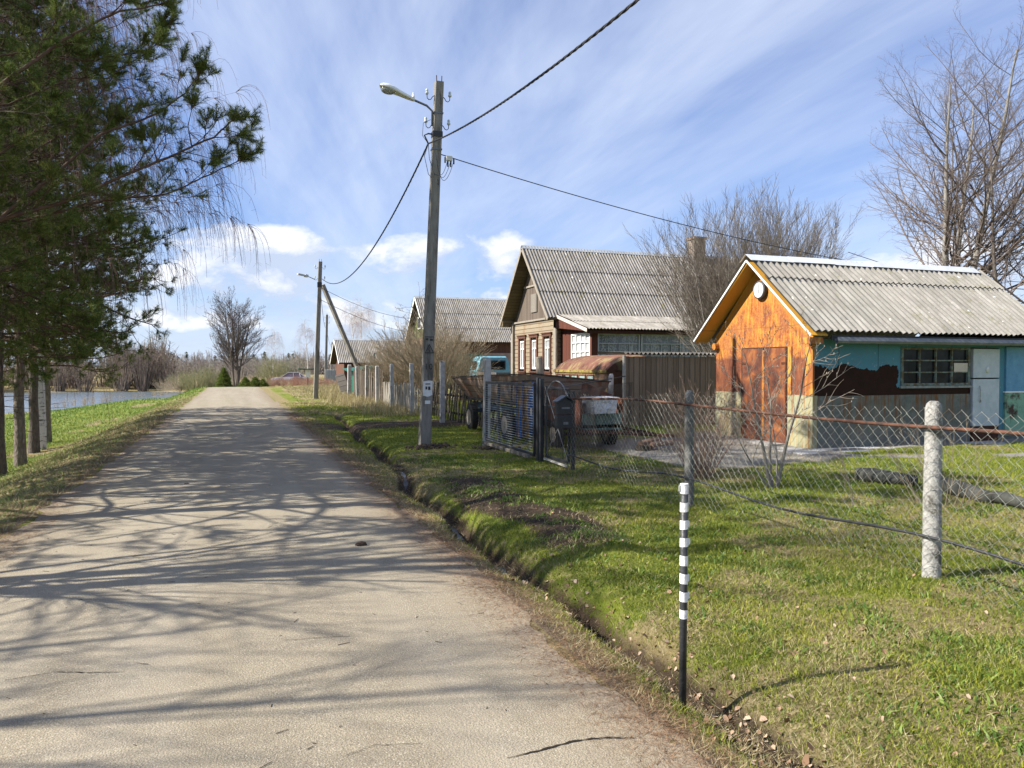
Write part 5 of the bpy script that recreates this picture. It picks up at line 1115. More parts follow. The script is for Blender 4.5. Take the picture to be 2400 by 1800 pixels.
bark_grey = mottle('bark_grey', (.14, .13, .115), (.30, .28, .25), 7, (.09, .085, .06), 4, .6, stretch=(3, 3, .8), bump=.8, bscale=30, bd=.02)
bark_pine = mottle('bark_pine', (.085, .068, .055), (.23, .19, .16), 9, (.30, .26, .22), 7, .6, stretch=(2.2, 2.2, .7), bump=1., bscale=16, bd=.05)
bark_dark = mottle('bark_dark', (.055, .045, .038), (.15, .125, .105), 9, stretch=(2.2, 2.2, .7), bump=1., bscale=16, bd=.05)
def birchm(t):
    p = t.pos(); n = t.noise(t.map(p, (1.5, 1.5, 9)), 2.2, 6, .7); n2 = t.noise(p, 2.4, 5, .7)
    c = t.mix(t.mr(n, .56, .62), (.58, .56, .52), (.05, .045, .04)); return t.mix(t.mr(n2, .58, .66), c, (.13, .11, .10))
bark_birch = mat('bark_birch', birchm)
twig_grey = mottle('twig_grey', (.15, .125, .105), (.24, .20, .17), 3, bump=0); twig_tan = mottle('twig_tan', (.16, .125, .08), (.31, .255, .17), 3, bump=0); twig_red = mottle('twig_red', (.085, .066, .056), (.165, .130, .11), 3, bump=0)
twig_birch = mottle('twig_birch', (.12, .075, .06), (.20, .13, .11), 3, bump=0)
needle_pine_red = mottle('pine_limb', (.055, .036, .026), (.12, .072, .050), 8, bump=.6, bscale=25)

def pine_needles(t):
    r = t.rnd(); p = t.pos(); n = t.noise(p, 1.3, 4)
    c = t.ramp(t.m('ADD', t.m('MULTIPLY', r, .6), t.m('MULTIPLY', n, .5)), [(.2, (.034, .064, .016)), (.5, (.092, .140, .028)), (.8, (.21, .245, .055)), (.97, (.33, .25, .09))])
    return {'Base Color': c, 'Roughness': .6}
needle_mat = leafy(mat('needles', pine_needles, .6, .2), .3)
def needle_mesh(tw, per, nl, nw, seed):
    """tw: array of twig segments (k, 6); needles fan out around each"""
    rs = np.random.RandomState(seed); A = tw[:, :3]; B = tw[:, 3:]; k = len(A); D_ = B - A; L = np.linalg.norm(D_, axis=1, keepdims=True); D_ = D_ / (L + 1e-9)
    idx = np.repeat(np.arange(k), per); n = len(idx); f = rs.rand(n, 1) ** .7; base = A[idx] + (B - A)[idx] * f
    R_ = rs.normal(size=(n, 3)); R_ -= (R_ * D_[idx]).sum(1, keepdims=True) * D_[idx]; R_ /= np.linalg.norm(R_, axis=1, keepdims=True) + 1e-9
    ang = rs.uniform(.45, 1.25, (n, 1)); dr = D_[idx] * np.cos(ang) + R_ * np.sin(ang); ln = nl * rs.uniform(.7, 1.2, (n, 1)); tip = base + dr * ln
    s_ = np.cross(dr, rs.normal(size=(n, 3))); s_ /= np.linalg.norm(s_, axis=1, keepdims=True) + 1e-9; s_ *= nw
    V_ = np.stack([base - s_, base + s_, tip], 1).reshape(-1, 3); return V_, np.arange(3 * n).reshape(-1, 3)
def pine(seed, H_, r0, zlow, rmax, per, nl, nw, density=1., extra=None, xmax=None, tl=1.):
    rr = random.Random(seed); T = Segs(); S_ = Segs(); tw = []; p = (0, 0, -.4); pts = []
    ns = 22
    for i in range(ns + 1):
        f = i / ns; q = (rr.gauss(0, .05) * f * 1.5, rr.gauss(0, .05) * f * 1.5, -.4 + (H_ + .4) * f); pts.append(q)
    R = lambda z_: max(.02, r0 * (1 - z_ / H_) ** .8 + (.05 * math.exp(-max(z_, 0) * 4) if z_ < 1 else 0))
    for i in range(ns): T.add(8, pts[i], pts[i + 1], R(max(pts[i][2], 0)), R(max(pts[i + 1][2], 0)))
    def at(z_): f = (z_ + .4) / (H_ + .4) * ns; k = min(int(f), ns - 1); g = f - k; return tuple(pts[k][j] + (pts[k + 1][j] - pts[k][j]) * g for j in range(3))
    def branch(p, d, L, r, sub=1.):
        n = max(5, int(L / .28)); q = p; path = [p]
        for i in range(n):
            f = i / n; d = vn_((d[0] + rr.gauss(0, .09), d[1] + rr.gauss(0, .09), d[2] + rr.gauss(0, .07) + (-.05 if f < .5 else .09))); q2 = vadd(q, d, L / n)
            S_.add(5, q, q2, r * (1 - .75 * f), r * (1 - .75 * (i + 1) / n)); q = q2; path.append(q)
            if f > .22:
                for _ in range(2 if rr.random() < .75 * sub else 1):
                    sd = perp_dir(rr, d, rr.uniform(.6, 1.05), (rr.gauss(0, 1), rr.gauss(0, 1), rr.gauss(.1, .45)))
                    subbr(q, sd, L * rr.uniform(.16, .34) * (1.25 - f * .6), r * .35)
        tuft(q, d)
    def subbr(p, d, L, r):
        n = max(2, int(L / .2)); q = p
        for i in range(n):
            d = vn_((d[0] + rr.gauss(0, .13), d[1] + rr.gauss(0, .13), d[2] + rr.gauss(0, .1) + .07)); q2 = vadd(q, d, L / n); S_.add(3, q, q2, r, r * .6); r *= .8; q = q2
            if rr.random() < .65: tuft(q, perp_dir(rr, d, rr.uniform(.5, .95)))
        tuft(q, d)
    def tuft(p, d):
        d = vn_((d[0], d[1], d[2] + .35)); l = rr.uniform(.05, .16); q = vadd(p, d, l); S_.add(3, p, q, .005, .004)
        for k in range(rr.choice((3, 4, 5))):
            d2 = vn_((d[0] * .8 + rr.gauss(0, .5), d[1] * .8 + rr.gauss(0, .5), d[2] * .8 + rr.gauss(.12, .35))); l2 = rr.uniform(.09, .19) * tl; q0 = vadd(p, d, l * rr.uniform(.3, 1.)); q2 = vadd(q0, d2, l2); S_.add(3, q0, q2, .0035, .0025); tw.append((*q0, *q2))
    z_ = zlow; az = rr.random() * 6
    while z_ < H_ - .3:
        f = (z_ - zlow) / (H_ - zlow); Lm = rmax * (1 - f) ** .6 * (.72 + .28 * min(1, f * 5)); nb = int(rr.choice((4, 5, 5, 6)) * density + .5)
        for k in range(nb):
            az += 2 * math.pi / nb + rr.gauss(0, .25); el = rr.uniform(-.1, .3) + f * .5; L = Lm * rr.uniform(.65, 1.15)
            if xmax and at(z_)[0] + math.cos(az) * L > xmax: L = max(.8, (xmax - at(z_)[0]) / math.cos(az))
            branch(at(z_ + rr.uniform(-.12, .12)), (math.cos(az) * math.cos(el), math.sin(az) * math.cos(el), math.sin(el)), L, .012 + .010 * L)
        z_ += rr.uniform(.36, .52)
    # a few bare dead stubs low on the trunk
    for k in range(9):
        zz_ = rr.uniform(.9, zlow + .4); a = rr.random() * 6.28; q = at(zz_); q2 = vadd(q, (math.cos(a), math.sin(a), rr.uniform(-.3, .2)), rr.uniform(.2, .8)); S_.add(3, q, q2, .012, .004)
    if extra:
        for path, r in extra:
            path = [Vector(v) for v in path]; cum = 0; tot = sum((b - a).length for a, b in zip(path, path[1:])); q = path[0]
            for a, b in zip(path, path[1:]):
                n = max(1, int((b - a).length / .16))
                for i in range(n):
                    c_, e = a.lerp(b, i / n), a.lerp(b, (i + 1) / n); L_ = (b - a).length / n; f = cum / tot; cum += L_; jj = Vector((0, 0, .012 * math.sin(cum * 5)))
                    S_.add(8, tuple(c_ + jj * (1 if i else 0)), tuple(e + jj * (1 if i < n - 1 else 0)), r * (1 - .72 * f), r * (1 - .72 * (f + L_ / tot))); d = tuple((b - a).normalized())
                    if f > .35 and rr.random() < .55 + .5 * f: subbr(tuple(e), perp_dir(rr, d, rr.uniform(.35, .8)), rr.uniform(.25, .6) * (1.2 - .4 * f), r * .25)
            for _ in range(6): tuft(tuple(path[-1]), perp_dir(rr, d, .5))
    tv, tf = T.mesh(); sv_, sf = S_.mesh(); nv, nf = needle_mesh(np.array(tw), per, nl, nw, seed); return (tv, tf), (sv_, sf), (nv, nf), len(tw)
def add_pine(name, data, loc, rot, label, bark, scale=1.):
    r = thing(name, (0, 0, 0), label, 'pine tree', 'trees in a row along the left bank')
    tr_ = npmesh('trunk', *data[0], bark, r, smooth=True); sb = npmesh('limbs', *data[1], needle_pine_red, r); npmesh('crown', *data[2], needle_mat, r)
    r.location = loc; r.rotation_euler = (0, 0, rot); r.scale = (scale,) * 3; return r

GLB = 'trees in a row along the left bank'
# four pines whose trunks show, from the frame edge inwards
dA = pine(11, 13.5, .125, 3.0, 3.4, 30, .10, .0040, .68); dB = pine(12, 14.5, .13, 2.8, 3.7, 30, .10, .0040, .70); print('tufts', dA[3], dB[3])
A_ = add_pine('pine_tree', dA, (-4.85, 19.3, gz(-4.85, 19.3)), .3, 'pine with a dark scaly trunk cut by the left frame edge', bark_dark)
B_ = add_pine('pine_tree', dB, (-5.05, 21.9, gz(-5.05, 21.9)), 2.1, 'pine with the palest grey trunk, second of the visible trunks from the left', bark_pine)
def clone(src, loc, rot, label, bark=None, sc_=1.):
    r = copy_tree(src); r.location = loc; r.rotation_euler = (0, 0, rot); r.scale = (sc_,) * 3; r['label'] = label
    if bark:
        for c_ in r.children:
            if c_.name.startswith('trunk'): c_.data = c_.data.copy(); c_.data.materials[0] = bark
    return r
clone(A_, (-5.55, 25.6, gz(-5.55, 25.6)), 3.3, 'pine with the dark thick trunk, third of the visible trunks from the left', bark_dark, 1.05)
clone(B_, (-5.95, 29.2, gz(-5.95, 29.2)), 4.0, 'pine with the brown trunk, farthest right of the visible trunks on the bank', bark_pine, .95)
# nearer pine outside the left edge whose boughs reach into the picture
L0 = Vector((-5.0, 9.6, gz(-5, 9.6)))
loc = lambda px, py, D: tuple(Vector(P(px, py, D)) - L0)
ex = [([(0, 0, 3.6), loc(0, 520, 8.8), loc(186, 464, 9.2), loc(375, 381, 9.7), loc(507, 326, 10.1), loc(545, 290, 10.3)], .036),
      ([(0, 0, 3.9), loc(60, 520, 9.3), loc(205, 480, 9.6), loc(394, 457, 10.0), loc(497, 412, 10.4), loc(560, 382, 10.5)], .026),
      ([loc(0, 520, 8.8), loc(245, 318, 9.4), loc(381, 268, 9.8), loc(440, 225, 10.1), loc(470, 182, 10.2)], .024),
      ([loc(375, 381, 9.7), loc(365, 352, 9.7), loc(350, 335, 9.8)], .008), ([loc(454, 345, 9.9), loc(446, 300, 10.), loc(455, 262, 10.)], .010),
      ([(0, 0, 5.2), loc(0, 215, 8.4), loc(150, 105, 8.8), loc(290, 35, 9.2), loc(380, 20, 9.6)], .035), ([(0, 0, 4.8), loc(60, 130, 9.), loc(220, 150, 9.4), loc(330, 130, 9.8), loc(385, 75, 10)], .02),
      ([(0, 0, 4.6), loc(30, 250, 9.), loc(170, 190, 9.3), loc(260, 190, 9.7), loc(370, 115, 10)], .02),
      ([(0, 0, 4.2), loc(0, 370, 8.8), loc(110, 300, 9.2), loc(200, 280, 9.7), loc(270, 190, 10)], .02), ([(0, 0, 3.3), loc(0, 420, 9.), loc(120, 400, 9.5), loc(230, 350, 9.7), loc(270, 300, 10)], .018),
      ([(0, 0, 3.2), loc(0, 640, 9.2), loc(90, 600, 9.6), loc(190, 560, 10), loc(260, 540, 10.4)], .018)]
dN = pine(21, 12.5, .17, 3.4, 2.9, 80, .080, .0022, .62, ex, None, 1.25)
add_pine('pine_tree', dN, tuple(L0), 0, 'nearest pine, its long reddish bough reaching out over the road', bark_pine)
clone(B_, (-5.2, 13.0, gz(-5.2, 13)), 5.2, 'pine between the nearest pine and the frame edge, trunk hidden', bark_dark, .95)
clone(A_, (-5.1, 16.2, gz(-5.1, 16.2)), 1.2, 'pine just left of the frame edge, dense crown filling the left side', bark_pine, 1.0)

# weeping birches behind and between, and bare trees that shade the near road
def birch(seed, H_, r0, spread, twn, TR=.0036):
    rr = random.Random(seed); T = Segs(); S_ = Segs(); p = (0, 0, -.3); d = (0, 0, 1); n = 16; path = [p]
    for i in range(n):
        d = vn_((d[0] + rr.gauss(0, .035), d[1] + rr.gauss(0, .035), d[2] + .2)); q = vadd(p, d, H_ / n); T.add(8, p, q, r0 * (1 - i / n) + .012, r0 * (1 - (i + 1) / n) + .012); p = q; path.append(p)
    for b in range(int(H_ * 5.6)):
        f = rr.uniform(.2, .97); k = min(int(f * n), n - 1); q = path[k]; az = rr.random() * 6.283; el = rr.uniform(.45, 1.1); dd = (math.cos(az) * math.cos(el), math.sin(az) * math.cos(el), math.sin(el)); L = spread * (1 - f) ** .5 * rr.uniform(.7, 1.15) * min(1, .45 + f) + .4; r = .004 + .0055 * L
        m_ = 11
        for i in range(m_):
            g = i / m_; dd = vn_((dd[0] + rr.gauss(0, .08), dd[1] + rr.gauss(0, .08), dd[2] + rr.gauss(0, .06) - .16 * g)); q2 = vadd(q, dd, L / m_); S_.add(5 if r > .015 else 3, q, q2, r, r * .78); r *= .78; q = q2
            if g > .18:
                for _ in range(twn):
                    td = perp_dir(rr, dd, rr.uniform(.3, .9)); tq = q; tl = rr.uniform(.6, 2.4) * (1 - .3 * f); mm = 7; tr2 = TR
                    for j in range(mm):
                        td = vn_((td[0] * .84 + rr.gauss(0, .05), td[1] * .84 + rr.gauss(0, .05), td[2] - .42)); t2 = vadd(tq, td, tl / mm); S_.add(3, tq, t2, tr2, tr2 * .9); tr2 *= .9; tq = t2
                        if j > 1 and rr.random() < .5: e = vadd(tq, vn_((rr.gauss(0, 1), rr.gauss(0, 1), -.9)), rr.uniform(.08, .22)); S_.add(3, tq, e, .0024, .002)
    return T, S_
T, S_ = birch(31, 16.5, .15, 9.6, 7, .0062)
bt = finish_tree('birch_tree', -5.6, 26.6, gz(-5.6, 26.6), S_, T, bark_birch, twig_birch, 'weeping birch whose thin hanging twigs trail beyond the pines against the sky', 'birch tree', GLB)
c_ = copy_tree(bt); c_.location = (-5.9, 20.4, gz(-5.9, 20.4)); c_.rotation_euler = (0, 0, 2.2); c_['label'] = 'white-stemmed birch half hidden in the pine crowns, nearer one'
c_ = copy_tree(bt); c_.location = (-7.0, 16.5, gz(-7.0, 16.5)); c_.rotation_euler = (0, 0, 4.4); c_.scale = (.85,) * 3; c_['label'] = 'slender birch hidden at the far left behind the pine foliage'
def bare(seed, H_, r0, stems, prm, spreadang=.25, h0=.0):
    rr = random.Random(seed); TL = []; S_ = Segs()
    for k in range(stems):
        T = Segs(); TL.append(T)
        a = 6.283 * k / stems + rr.uniform(-.4, .4); e = spreadang * rr.uniform(.6, 1.2) if stems > 1 else .03
        grow(S_, rr, (.12 * math.cos(a) * (stems > 1), .12 * math.sin(a) * (stems > 1), -.2), vn_((math.cos(a) * e, math.sin(a) * e, 1)), H_ * rr.uniform(.85, 1.05), r0 * rr.uniform(.8, 1.1), 0, prm, None, T)
    return TL, S_
prm_sh = [(14, .04, .05, 18, .40, .75, .25, 0), (8, .08, .04, 11, .5, .7, .2, 0), (6, .10, .02, 8, .5, .7, .2, 0), (4, .14, 0, 0, .5, .7, .2, 0)]
T, S_ = bare(41, 10, .13, 2, prm_sh, .16); b0 = finish_tree('bare_tree', -5.0, 6.9, gz(-5, 6.9), S_, T, bark_grey, twig_grey, 'leafless tree outside the left edge whose forked shadow crosses the foreground', 'tree', GLB)
for i, (x, y, rz, s_, lb) in enumerate(((-7.4, 5.2, 2., .8, 'smaller leafless tree outside the left edge throwing faint shadows at the bottom'), (-5.1, 11.4, 5., 1., 'leafless tree between the nearest pines on the left bank'), (-6.0, 14.6, 1., 1.1, 'leafless tree behind the pines at the far left'))):
    c_ = copy_tree(b0); c_.location = (x, y, gz(x, y)); c_.rotation_euler = (0, 0, rz); c_.scale = (s_,) * 3; c_['label'] = lb

# big bare tree pair at the right
prm_big = [(18, .03, .03, 25, .50, .95, .32, 0), (11, .06, .045, 15, .38, .7, .15, 0), (7, .09, .03, 7, .42, .7, .2, 0), (4, .13, .02, 0, .5, .7, .2, 0)]
T, S_ = bare(51, 12.9, .15, 4, prm_big, .13); q = P(2225, 900, 26); finish_tree('bare_tree', q[0], q[1], 0, S_, T, bark_grey, twig_red, 'tall leafless many-stemmed tree behind the outbuilding at the right', 'tree')
T, S_ = bare(52, 10.4, .12, 3, prm_big, .24); q = P(2420, 900, 23); finish_tree('bare_tree', q[0], q[1], 0, S_, T, bark_dark, twig_red, 'leaning leafless tree cut by the right edge', 'tree')
# dense fan-shaped shrub between house and outbuilding
def fan(seed, H_, n0, spread, r0, lv2=5, lv3=4, up=.05):
    rr = random.Random(seed); T = Segs(); S_ = Segs(); prm = [(9, .05, up, lv2, .38, .42, .30, 0), (6, .07, up, lv3, .42, .45, .2, 0), (4, .09, up, 0, .5, .5, .2, 0)]
    for k in range(n0):
        a = rr.random() * 6.283; e = spread * math.sqrt(rr.random()); x, y = .3 * e * math.cos(a), .3 * e * math.sin(a)
        grow(S_, rr, (x, y, -.1), vn_((math.cos(a) * e, math.sin(a) * e, 1)), H_ * rr.uniform(.7, 1.08) * (1 - .12 * e), r0 * rr.uniform(.6, 1.2), 0, prm, None, T)
    return T, S_
MINR[0] = .0055
T, S_ = fan(61, 6.45, 135, .62, .026, 18, 10); q = P(1745, 930, 24.5); finish_tree('shrub', q[0], q[1], 0, S_, T, bark_grey, mottle('twig_olive', (.10, .082, .062), (.20, .17, .135), 3, bump=0), 'dense fan-shaped leafless shrub between the log house and the orange outbuilding', 'shrub')
# lilac thicket behind the palings: three clumps
MINR[0] = .005
T, S_ = fan(62, 3.9, 75, .85, .022, 12, 8, .0); q = P(1020, 930, 31); lil = finish_tree('lilac_bush', q[0], q[1], 0, S_, T, twig_tan, twig_tan, 'tan tangled lilac bush right behind the near pole', 'bush', 'tan leafless bushes in the garden')
for (px, D, s_, rz, lb) in ((955, 34, .85, 1.3, 'tan tangled bush left of the near pole'), (920, 37, .75, 2.6, 'lower tan bush at the left end of the thicket'), (1085, 35, .55, 4., 'small tan bush just left of the light blue truck'), (1010, 41, 1.05, 5.1, 'taller tan bush at the back of the thicket')):
    c_ = copy_tree(lil); q = P(px, 930, D); c_.location = (q[0], q[1], 0); c_.rotation_euler = (0, 0, rz); c_.scale = (s_,) * 3; c_['label'] = lb
MINR[0] = .0045
prm_ap = [(9, .09, .03, 9, .5, .8, .35, 0), (7, .13, .03, 6, .5, .8, .2, 0), (5, .16, .02, 5, .5, .8, .2, 0), (4, .18, 0, 0, .5, .7, .2, 0)]
T, S_ = bare(63, 4.9, .09, 1, prm_ap); q = P(1042, 930, 41); ap = finish_tree('apple_tree', q[0], q[1], 0, S_, T, bark_dark, mottle('twig_dark', (.07, .055, .05), (.13, .105, .09), 3, bump=0), 'small dark bare apple tree rising over the ridge of the green-gabled house', 'tree'); ap.scale = (1.25,) * 3
T, S_ = bare(64, 3.6, .06, 2, prm_ap, .3); q = P(975, 930, 46); finish_tree('apple_tree', q[0], q[1], 0, S_, T, bark_dark, MATS['twig_dark'], 'low dark fruit tree in front of the green gable', 'tree')
# yard shrubs
MINR[0] = .0026
T, S_ = fan(65, 1.45, 85, .42, .0075, 4, 2, .0); finish_tree('cane_bush', 6.3, 9.35, gz(6.3, 9.35), S_, T, mottle('cane', (.15, .10, .075), (.31, .22, .165), 6, bump=0), MATS['cane'], 'clump of reddish upright canes behind the dark fence post', 'bush')
prm_sap = [(8, .10, .02, 9, .5, .7, .3, 0), (6, .13, .03, 6, .45, .6, .2, 0), (4, .15, .02, 0, .4, .6, .2, 0)]
MINR[0] = .0042
T, S_ = [Segs() for _ in range(5)], Segs(); rr = random.Random(66)
for T1, (dx, dy, L, r) in zip(T, ((-.34, .1, 1.95, .026), (.24, -.12, 2.1, .028), (-.05, .3, 1.9, .022), (-.6, .0, 1.5, .018), (.5, .2, 1.5, .018))): grow(S_, rr, (dx * .08, dy * .08, -.05), vn_((dx, dy, 1)), L, r, 0, prm_sap, None, T1)
for a_ in list(S_.d[3])[::7]: S_.add(5, a_[3:6], vadd(a_[3:6], (0, 0, .02)), .007, .004)
finish_tree('sapling', 6.55, 8.05, gz(6.5, 8), S_, T, mottle('bark_sap', (.12, .105, .09), (.25, .225, .195), 9), mottle('twig_sap', (.19, .16, .125), (.33, .28, .225), 6, bump=0), 'small budding forked tree in front of the orange gable', 'tree')
MINR[0] = .0024
T, S_ = fan(67, 1.15, 22, .7, .006, 3, 2, .0); q = G(2178, 1230); finish_tree('twiggy_bush', q[0] + .9, q[1] + .6, gz(q[0], q[1]), S_, T, twig_tan, twig_tan, 'thin twiggy bush just behind the pale fence post', 'bush')
T, S_ = Segs(), Segs(); rr = random.Random(68); grow(S_, rr, (0, 0, -.05), (0.02, 0, 1), .75, .009, 0, prm_sap, None, T); q = G(1998, 1195); finish_tree('seedling', q[0], q[1], 0, S_, T, twig_grey, twig_grey, 'single thin leafless seedling in the lawn left of the pale fence post', 'tree')
T, S_ = fan(69, .9, 26, .8, .006, 3, 2, .0); finish_tree('twiggy_bush', 7.6, 13.9, 0, S_, T, twig_tan, MATS['cane'], 'low scrubby canes at the foot of the dark plank lean-to', 'bush')

# distance: round-crowned tree, junipers, red-stemmed bushes, birches, willows
MINR[0] = .010
prm_far = [(12, .03, .02, 26, .44, .85, .26, 0), (8, .06, .05, 11, .42, .55, .15, 0), (5, .09, .05, 6, .45, .5, .2, 0), (3, .1, 0, 0, .5, .7, .2, 0)]
T, S_ = bare(74, 9.4, .14, 6, prm_far, .14); q = P(553, 905, 76); ft_ = finish_tree('bare_tree', q[0], q[1], -1.0, S_, T, bark_dark, MATS['twig_dark'], 'lone round-crowned leafless tree at the crest of the road', 'tree')
def conifer(seed, H_, W_, n, mt, name, label, loc, cat):
    rs = np.random.RandomState(seed); h = rs.rand(n) ** 1.3; rad = W_ * (1 - h) ** .8 * (.55 + .5 * rs.rand(n) ** .4) * (.8 + .35 * np.sin(h * 19 + rs.rand()) ** 2); th = rs.rand(n) * 6.283
    A = np.stack([rad * np.cos(th) * .5, rad * np.sin(th) * .5, h * H_ - .1], 1); B = np.stack([rad * np.cos(th), rad * np.sin(th), h * H_ + .12 + .1 * rs.rand(n)], 1)
    r = thing(name, (0, 0, 0), label, cat); m = MB(); m.tube([(0, 0, -.2), (0, 0, H_ * .9)], [.08, .02], 6); m.build('trunk', bark_dark, r)
    nv, nf = needle_mesh(np.concatenate([A, B], 1), 14, .22, .02, seed); npmesh('crown', nv, nf, mt, r); r.location = loc; return r
q = P(525, 905, 68); conifer(81, 2.0, .95, 700, needle_mat, 'juniper', 'tall dark green juniper left of the lone tree trunk', (q[0], q[1], -.7), 'juniper')
q = P(575, 905, 70); conifer(82, 1.0, .8, 400, needle_mat, 'juniper', 'low dark juniper clump at the left end of the hedge by the crest', (q[0], q[1], -.6), 'juniper'); q = P(598, 905, 70); conifer(83, 1.05, .9, 400, needle_mat, 'juniper', 'low dark juniper clump in the middle of the hedge by the crest', (q[0], q[1], -.6), 'juniper')
q = P(616, 905, 70); conifer(84, .85, .6, 300, needle_mat, 'juniper', 'lowest dark juniper at the right end of the hedge by the crest', (q[0], q[1], -.6), 'juniper')
# far birches
T, S_ = birch(32, 9.5, .09, 2.6, 2)
v_, f_ = S_.mesh(); fb = thing('birch_tree', (0, 0, 0), 'tall far birch left of the second pole', 'birch tree', 'far birches on the skyline')
twf = mottle('twig_far', (.26, .20, .17), (.36, .29, .25), 3, bump=0); npmesh('trunk', *T.mesh(), bark_birch, fb); npmesh('crown', v_, f_, twf, fb)
first = True
for px, D, s_, lb in ((790, 108, 1.0, 'far pale birch just left of the second pole'), (642, 125, .95, 'far pale birch beyond the car'), (832, 95, 1.15, 'far birch above the left part of the barn ridge'), (850, 100, 1.25, 'tallest far birch above the barn roof')):
    px = {790: 720}.get(px, px); q = P(px, 905, D); c_ = fb if first else copy_tree(fb); first = False; c_.location = (q[0], q[1], -1.); c_.rotation_euler = (0, 0, px); c_.scale = (s_,) * 3; c_['label'] = lb
T, S_ = bare(72, 5.5, .08, 2, prm_far[:3] + [prm_far[3]], .25); q = P(925, 905, 84); wa_ = finish_tree('bare_tree', q[0], q[1], -.5, S_, T, bark_dark, twig_grey, 'low bare tree above the middle of the barn ridge', 'tree')
# brush generator for the masses
def brush(items, seed, wmul=1.):
    rs = np.random.RandomState(seed); A, B, RA = [], [], []
    for (x, y, z, h, w_, n) in items:
        a = rs.rand(n) * 6.283; e = np.sqrt(rs.rand(n)); b0 = np.stack([x + w_ * .35 * e * np.cos(a), y + w_ * .35 * e * np.sin(a), np.full(n, z)], 1)
        hh = h * (1 - .45 * e ** 2) * rs.uniform(.7, 1.05, n); t0 = np.stack([x + w_ * e * np.cos(a), y + w_ * e * np.sin(a), z + hh], 1); mid_ = (b0 + t0) / 2 + rs.normal(size=(n, 3)) * w_ * .06; mid_[:, 2] += hh * .08
        r_ = .012 * wmul * h ** .5 * np.ones(n); A += [b0, mid_]; B += [mid_, t0]; RA += [r_, r_ * .7]
        k = n * 5; i = rs.randint(0, n, k); f = rs.uniform(.1, .95, (k, 1)); s_ = mid_[i] + (t0 - mid_)[i] * f; d_ = rs.normal(size=(k, 3)); d_[:, 2] = np.abs(d_[:, 2]) + .4; d_ /= np.linalg.norm(d_, axis=1, keepdims=True); A.append(s_); B.append(s_ + d_ * h * rs.uniform(.06, .16, (k, 1))); RA.append(np.full(k, .0052 * wmul * h ** .5))
    A, B, RA = np.concatenate(A), np.concatenate(B), np.concatenate(RA); return segs_mesh(A, B, RA, RA * .6, 3)
rr = random.Random(90)
brown = mottle('brush_brown', (.13, .10, .08), (.23, .185, .15), .25, (.17, .17, .10), .12, .55, bump=0)
def woodland(name, label, specs, seed, mt, wmul=1.):
    v, f = brush(specs, seed, wmul); o = npmesh(name, v, f, mt, org=(specs[0][0], specs[0][1], specs[0][2])); return tag(o, label, 'woodland', kind='stuff')
sp1 = []
for i in range(260):
    qx = -9 - 120 * rr.random(); qy = 121 - .12 * (qx + 9) + 26 * rr.random() ** 1.5; D = .342 * qx + .94 * qy; px = 1200 + 1780 * (.94 * qx - .342 * qy) / D; q = (qx, qy); sp1.append((q[0], q[1], -1.9, rr.uniform(5.0, 8.4) * (1.1 if 200 < px < 380 else .8) * (.7 if px > 400 else 1), rr.uniform(1.6, 3.2), 46))
woodland('far_woodland', 'brown leafless thicket along the far shore of the pond', sp1, 1, brown, 1.5)
sp2 = []
for i in range(210):
    px = rr.uniform(330, 960); D = rr.uniform(150, 260); q = P(px, 905, D); sp2.append((q[0], q[1], -2.5, rr.uniform(4, 8.5), rr.uniform(3, 5.5), 40))
for i in range(60):
    px = rr.uniform(-900, 0); D = rr.uniform(110, 180); q = P(px, 905, D); sp2.append((q[0], q[1], -2., rr.uniform(5, 8), rr.uniform(3, 5), 34))
for i in range(60):
    px = rr.uniform(1150, 3400); D = rr.uniform(110, 180); q = P(px, 905, D); sp2.append((q[0], q[1], -1., rr.uniform(5, 9), rr.uniform(3, 5), 34))
woodland('far_treeline', 'grey-brown woodland on the horizon', sp2, 2, mottle('brush_far', (.19, .165, .15), (.28, .25, .22), .1, (.20, .21, .14), .05, .55, bump=0), 2.4)
rs_ = np.random.RandomState(5)   # dark spruces on the skyline
A = []; 
for i in range(46):
    px = rr.uniform(300, 1000); D = rr.uniform(255, 300); q = P(px, 905, D); hh = rr.uniform(6, 10.5); n = 120; h = rs_.rand(n); rad = 1.9 * (1 - h); th = rs_.rand(n) * 6.283
    a = np.stack([q[0] + 0 * h, q[1] + 0 * h, -3 + h * hh], 1); b = np.stack([q[0] + rad * np.cos(th), q[1] + rad * np.sin(th), -3.2 + h * hh], 1); A.append(np.concatenate([a, b], 1))
nv, nf = needle_mesh(np.concatenate(A), 3, .9, .16, 7); tag(npmesh('far_spruces', nv, nf, mottle('far_spruce', (.05, .07, .06), (.09, .11, .085), .3, bump=0)), 'dark spruces breaking the skyline far off', 'woodland', kind='stuff')
# willows with first green, by the crest and behind the pond
wil = mottle('willow_green', (.17, .165, .085), (.28, .27, .15), .6, bump=0)
for i, (px, D, h, w_, lb) in enumerate(((455, 84, 2.9, 2.0, 'grey-green budding willow left of the juniper'), (488, 92, 3.4, 1.8, 'second budding willow close behind the juniper'), (640, 100, 4.6, 2.6, 'olive rounded willow right of the lone tree'), (425, 105, 2.6, 2.2, 'low pale willow at the corner of the pond'))):
    q = P(px, 905, D); v, f = brush([(0, 0, 0, h, w_, 170)], 40 + i, 1.1); r = thing('willow', (0, 0, 0), lb, 'willow', 'budding willows'); npmesh('crown', v, f, wil, r); m = MB(); m.tube([(0, 0, -.3), (.05, .05, h * .5)], [.08, .03], 6); m.build('trunk', bark_dark, r); r.location = (q[0], q[1], -1.4)
sp3 = [];
for i in range(46):
    px = rr.uniform(628, 800); D = rr.uniform(64, 88) if px < 735 else rr.uniform(58, 75); q = P(px, 905, D); sp3.append((q[0], q[1], -.35, rr.uniform(.7, 1.25), rr.uniform(.5, 1.0), 60))
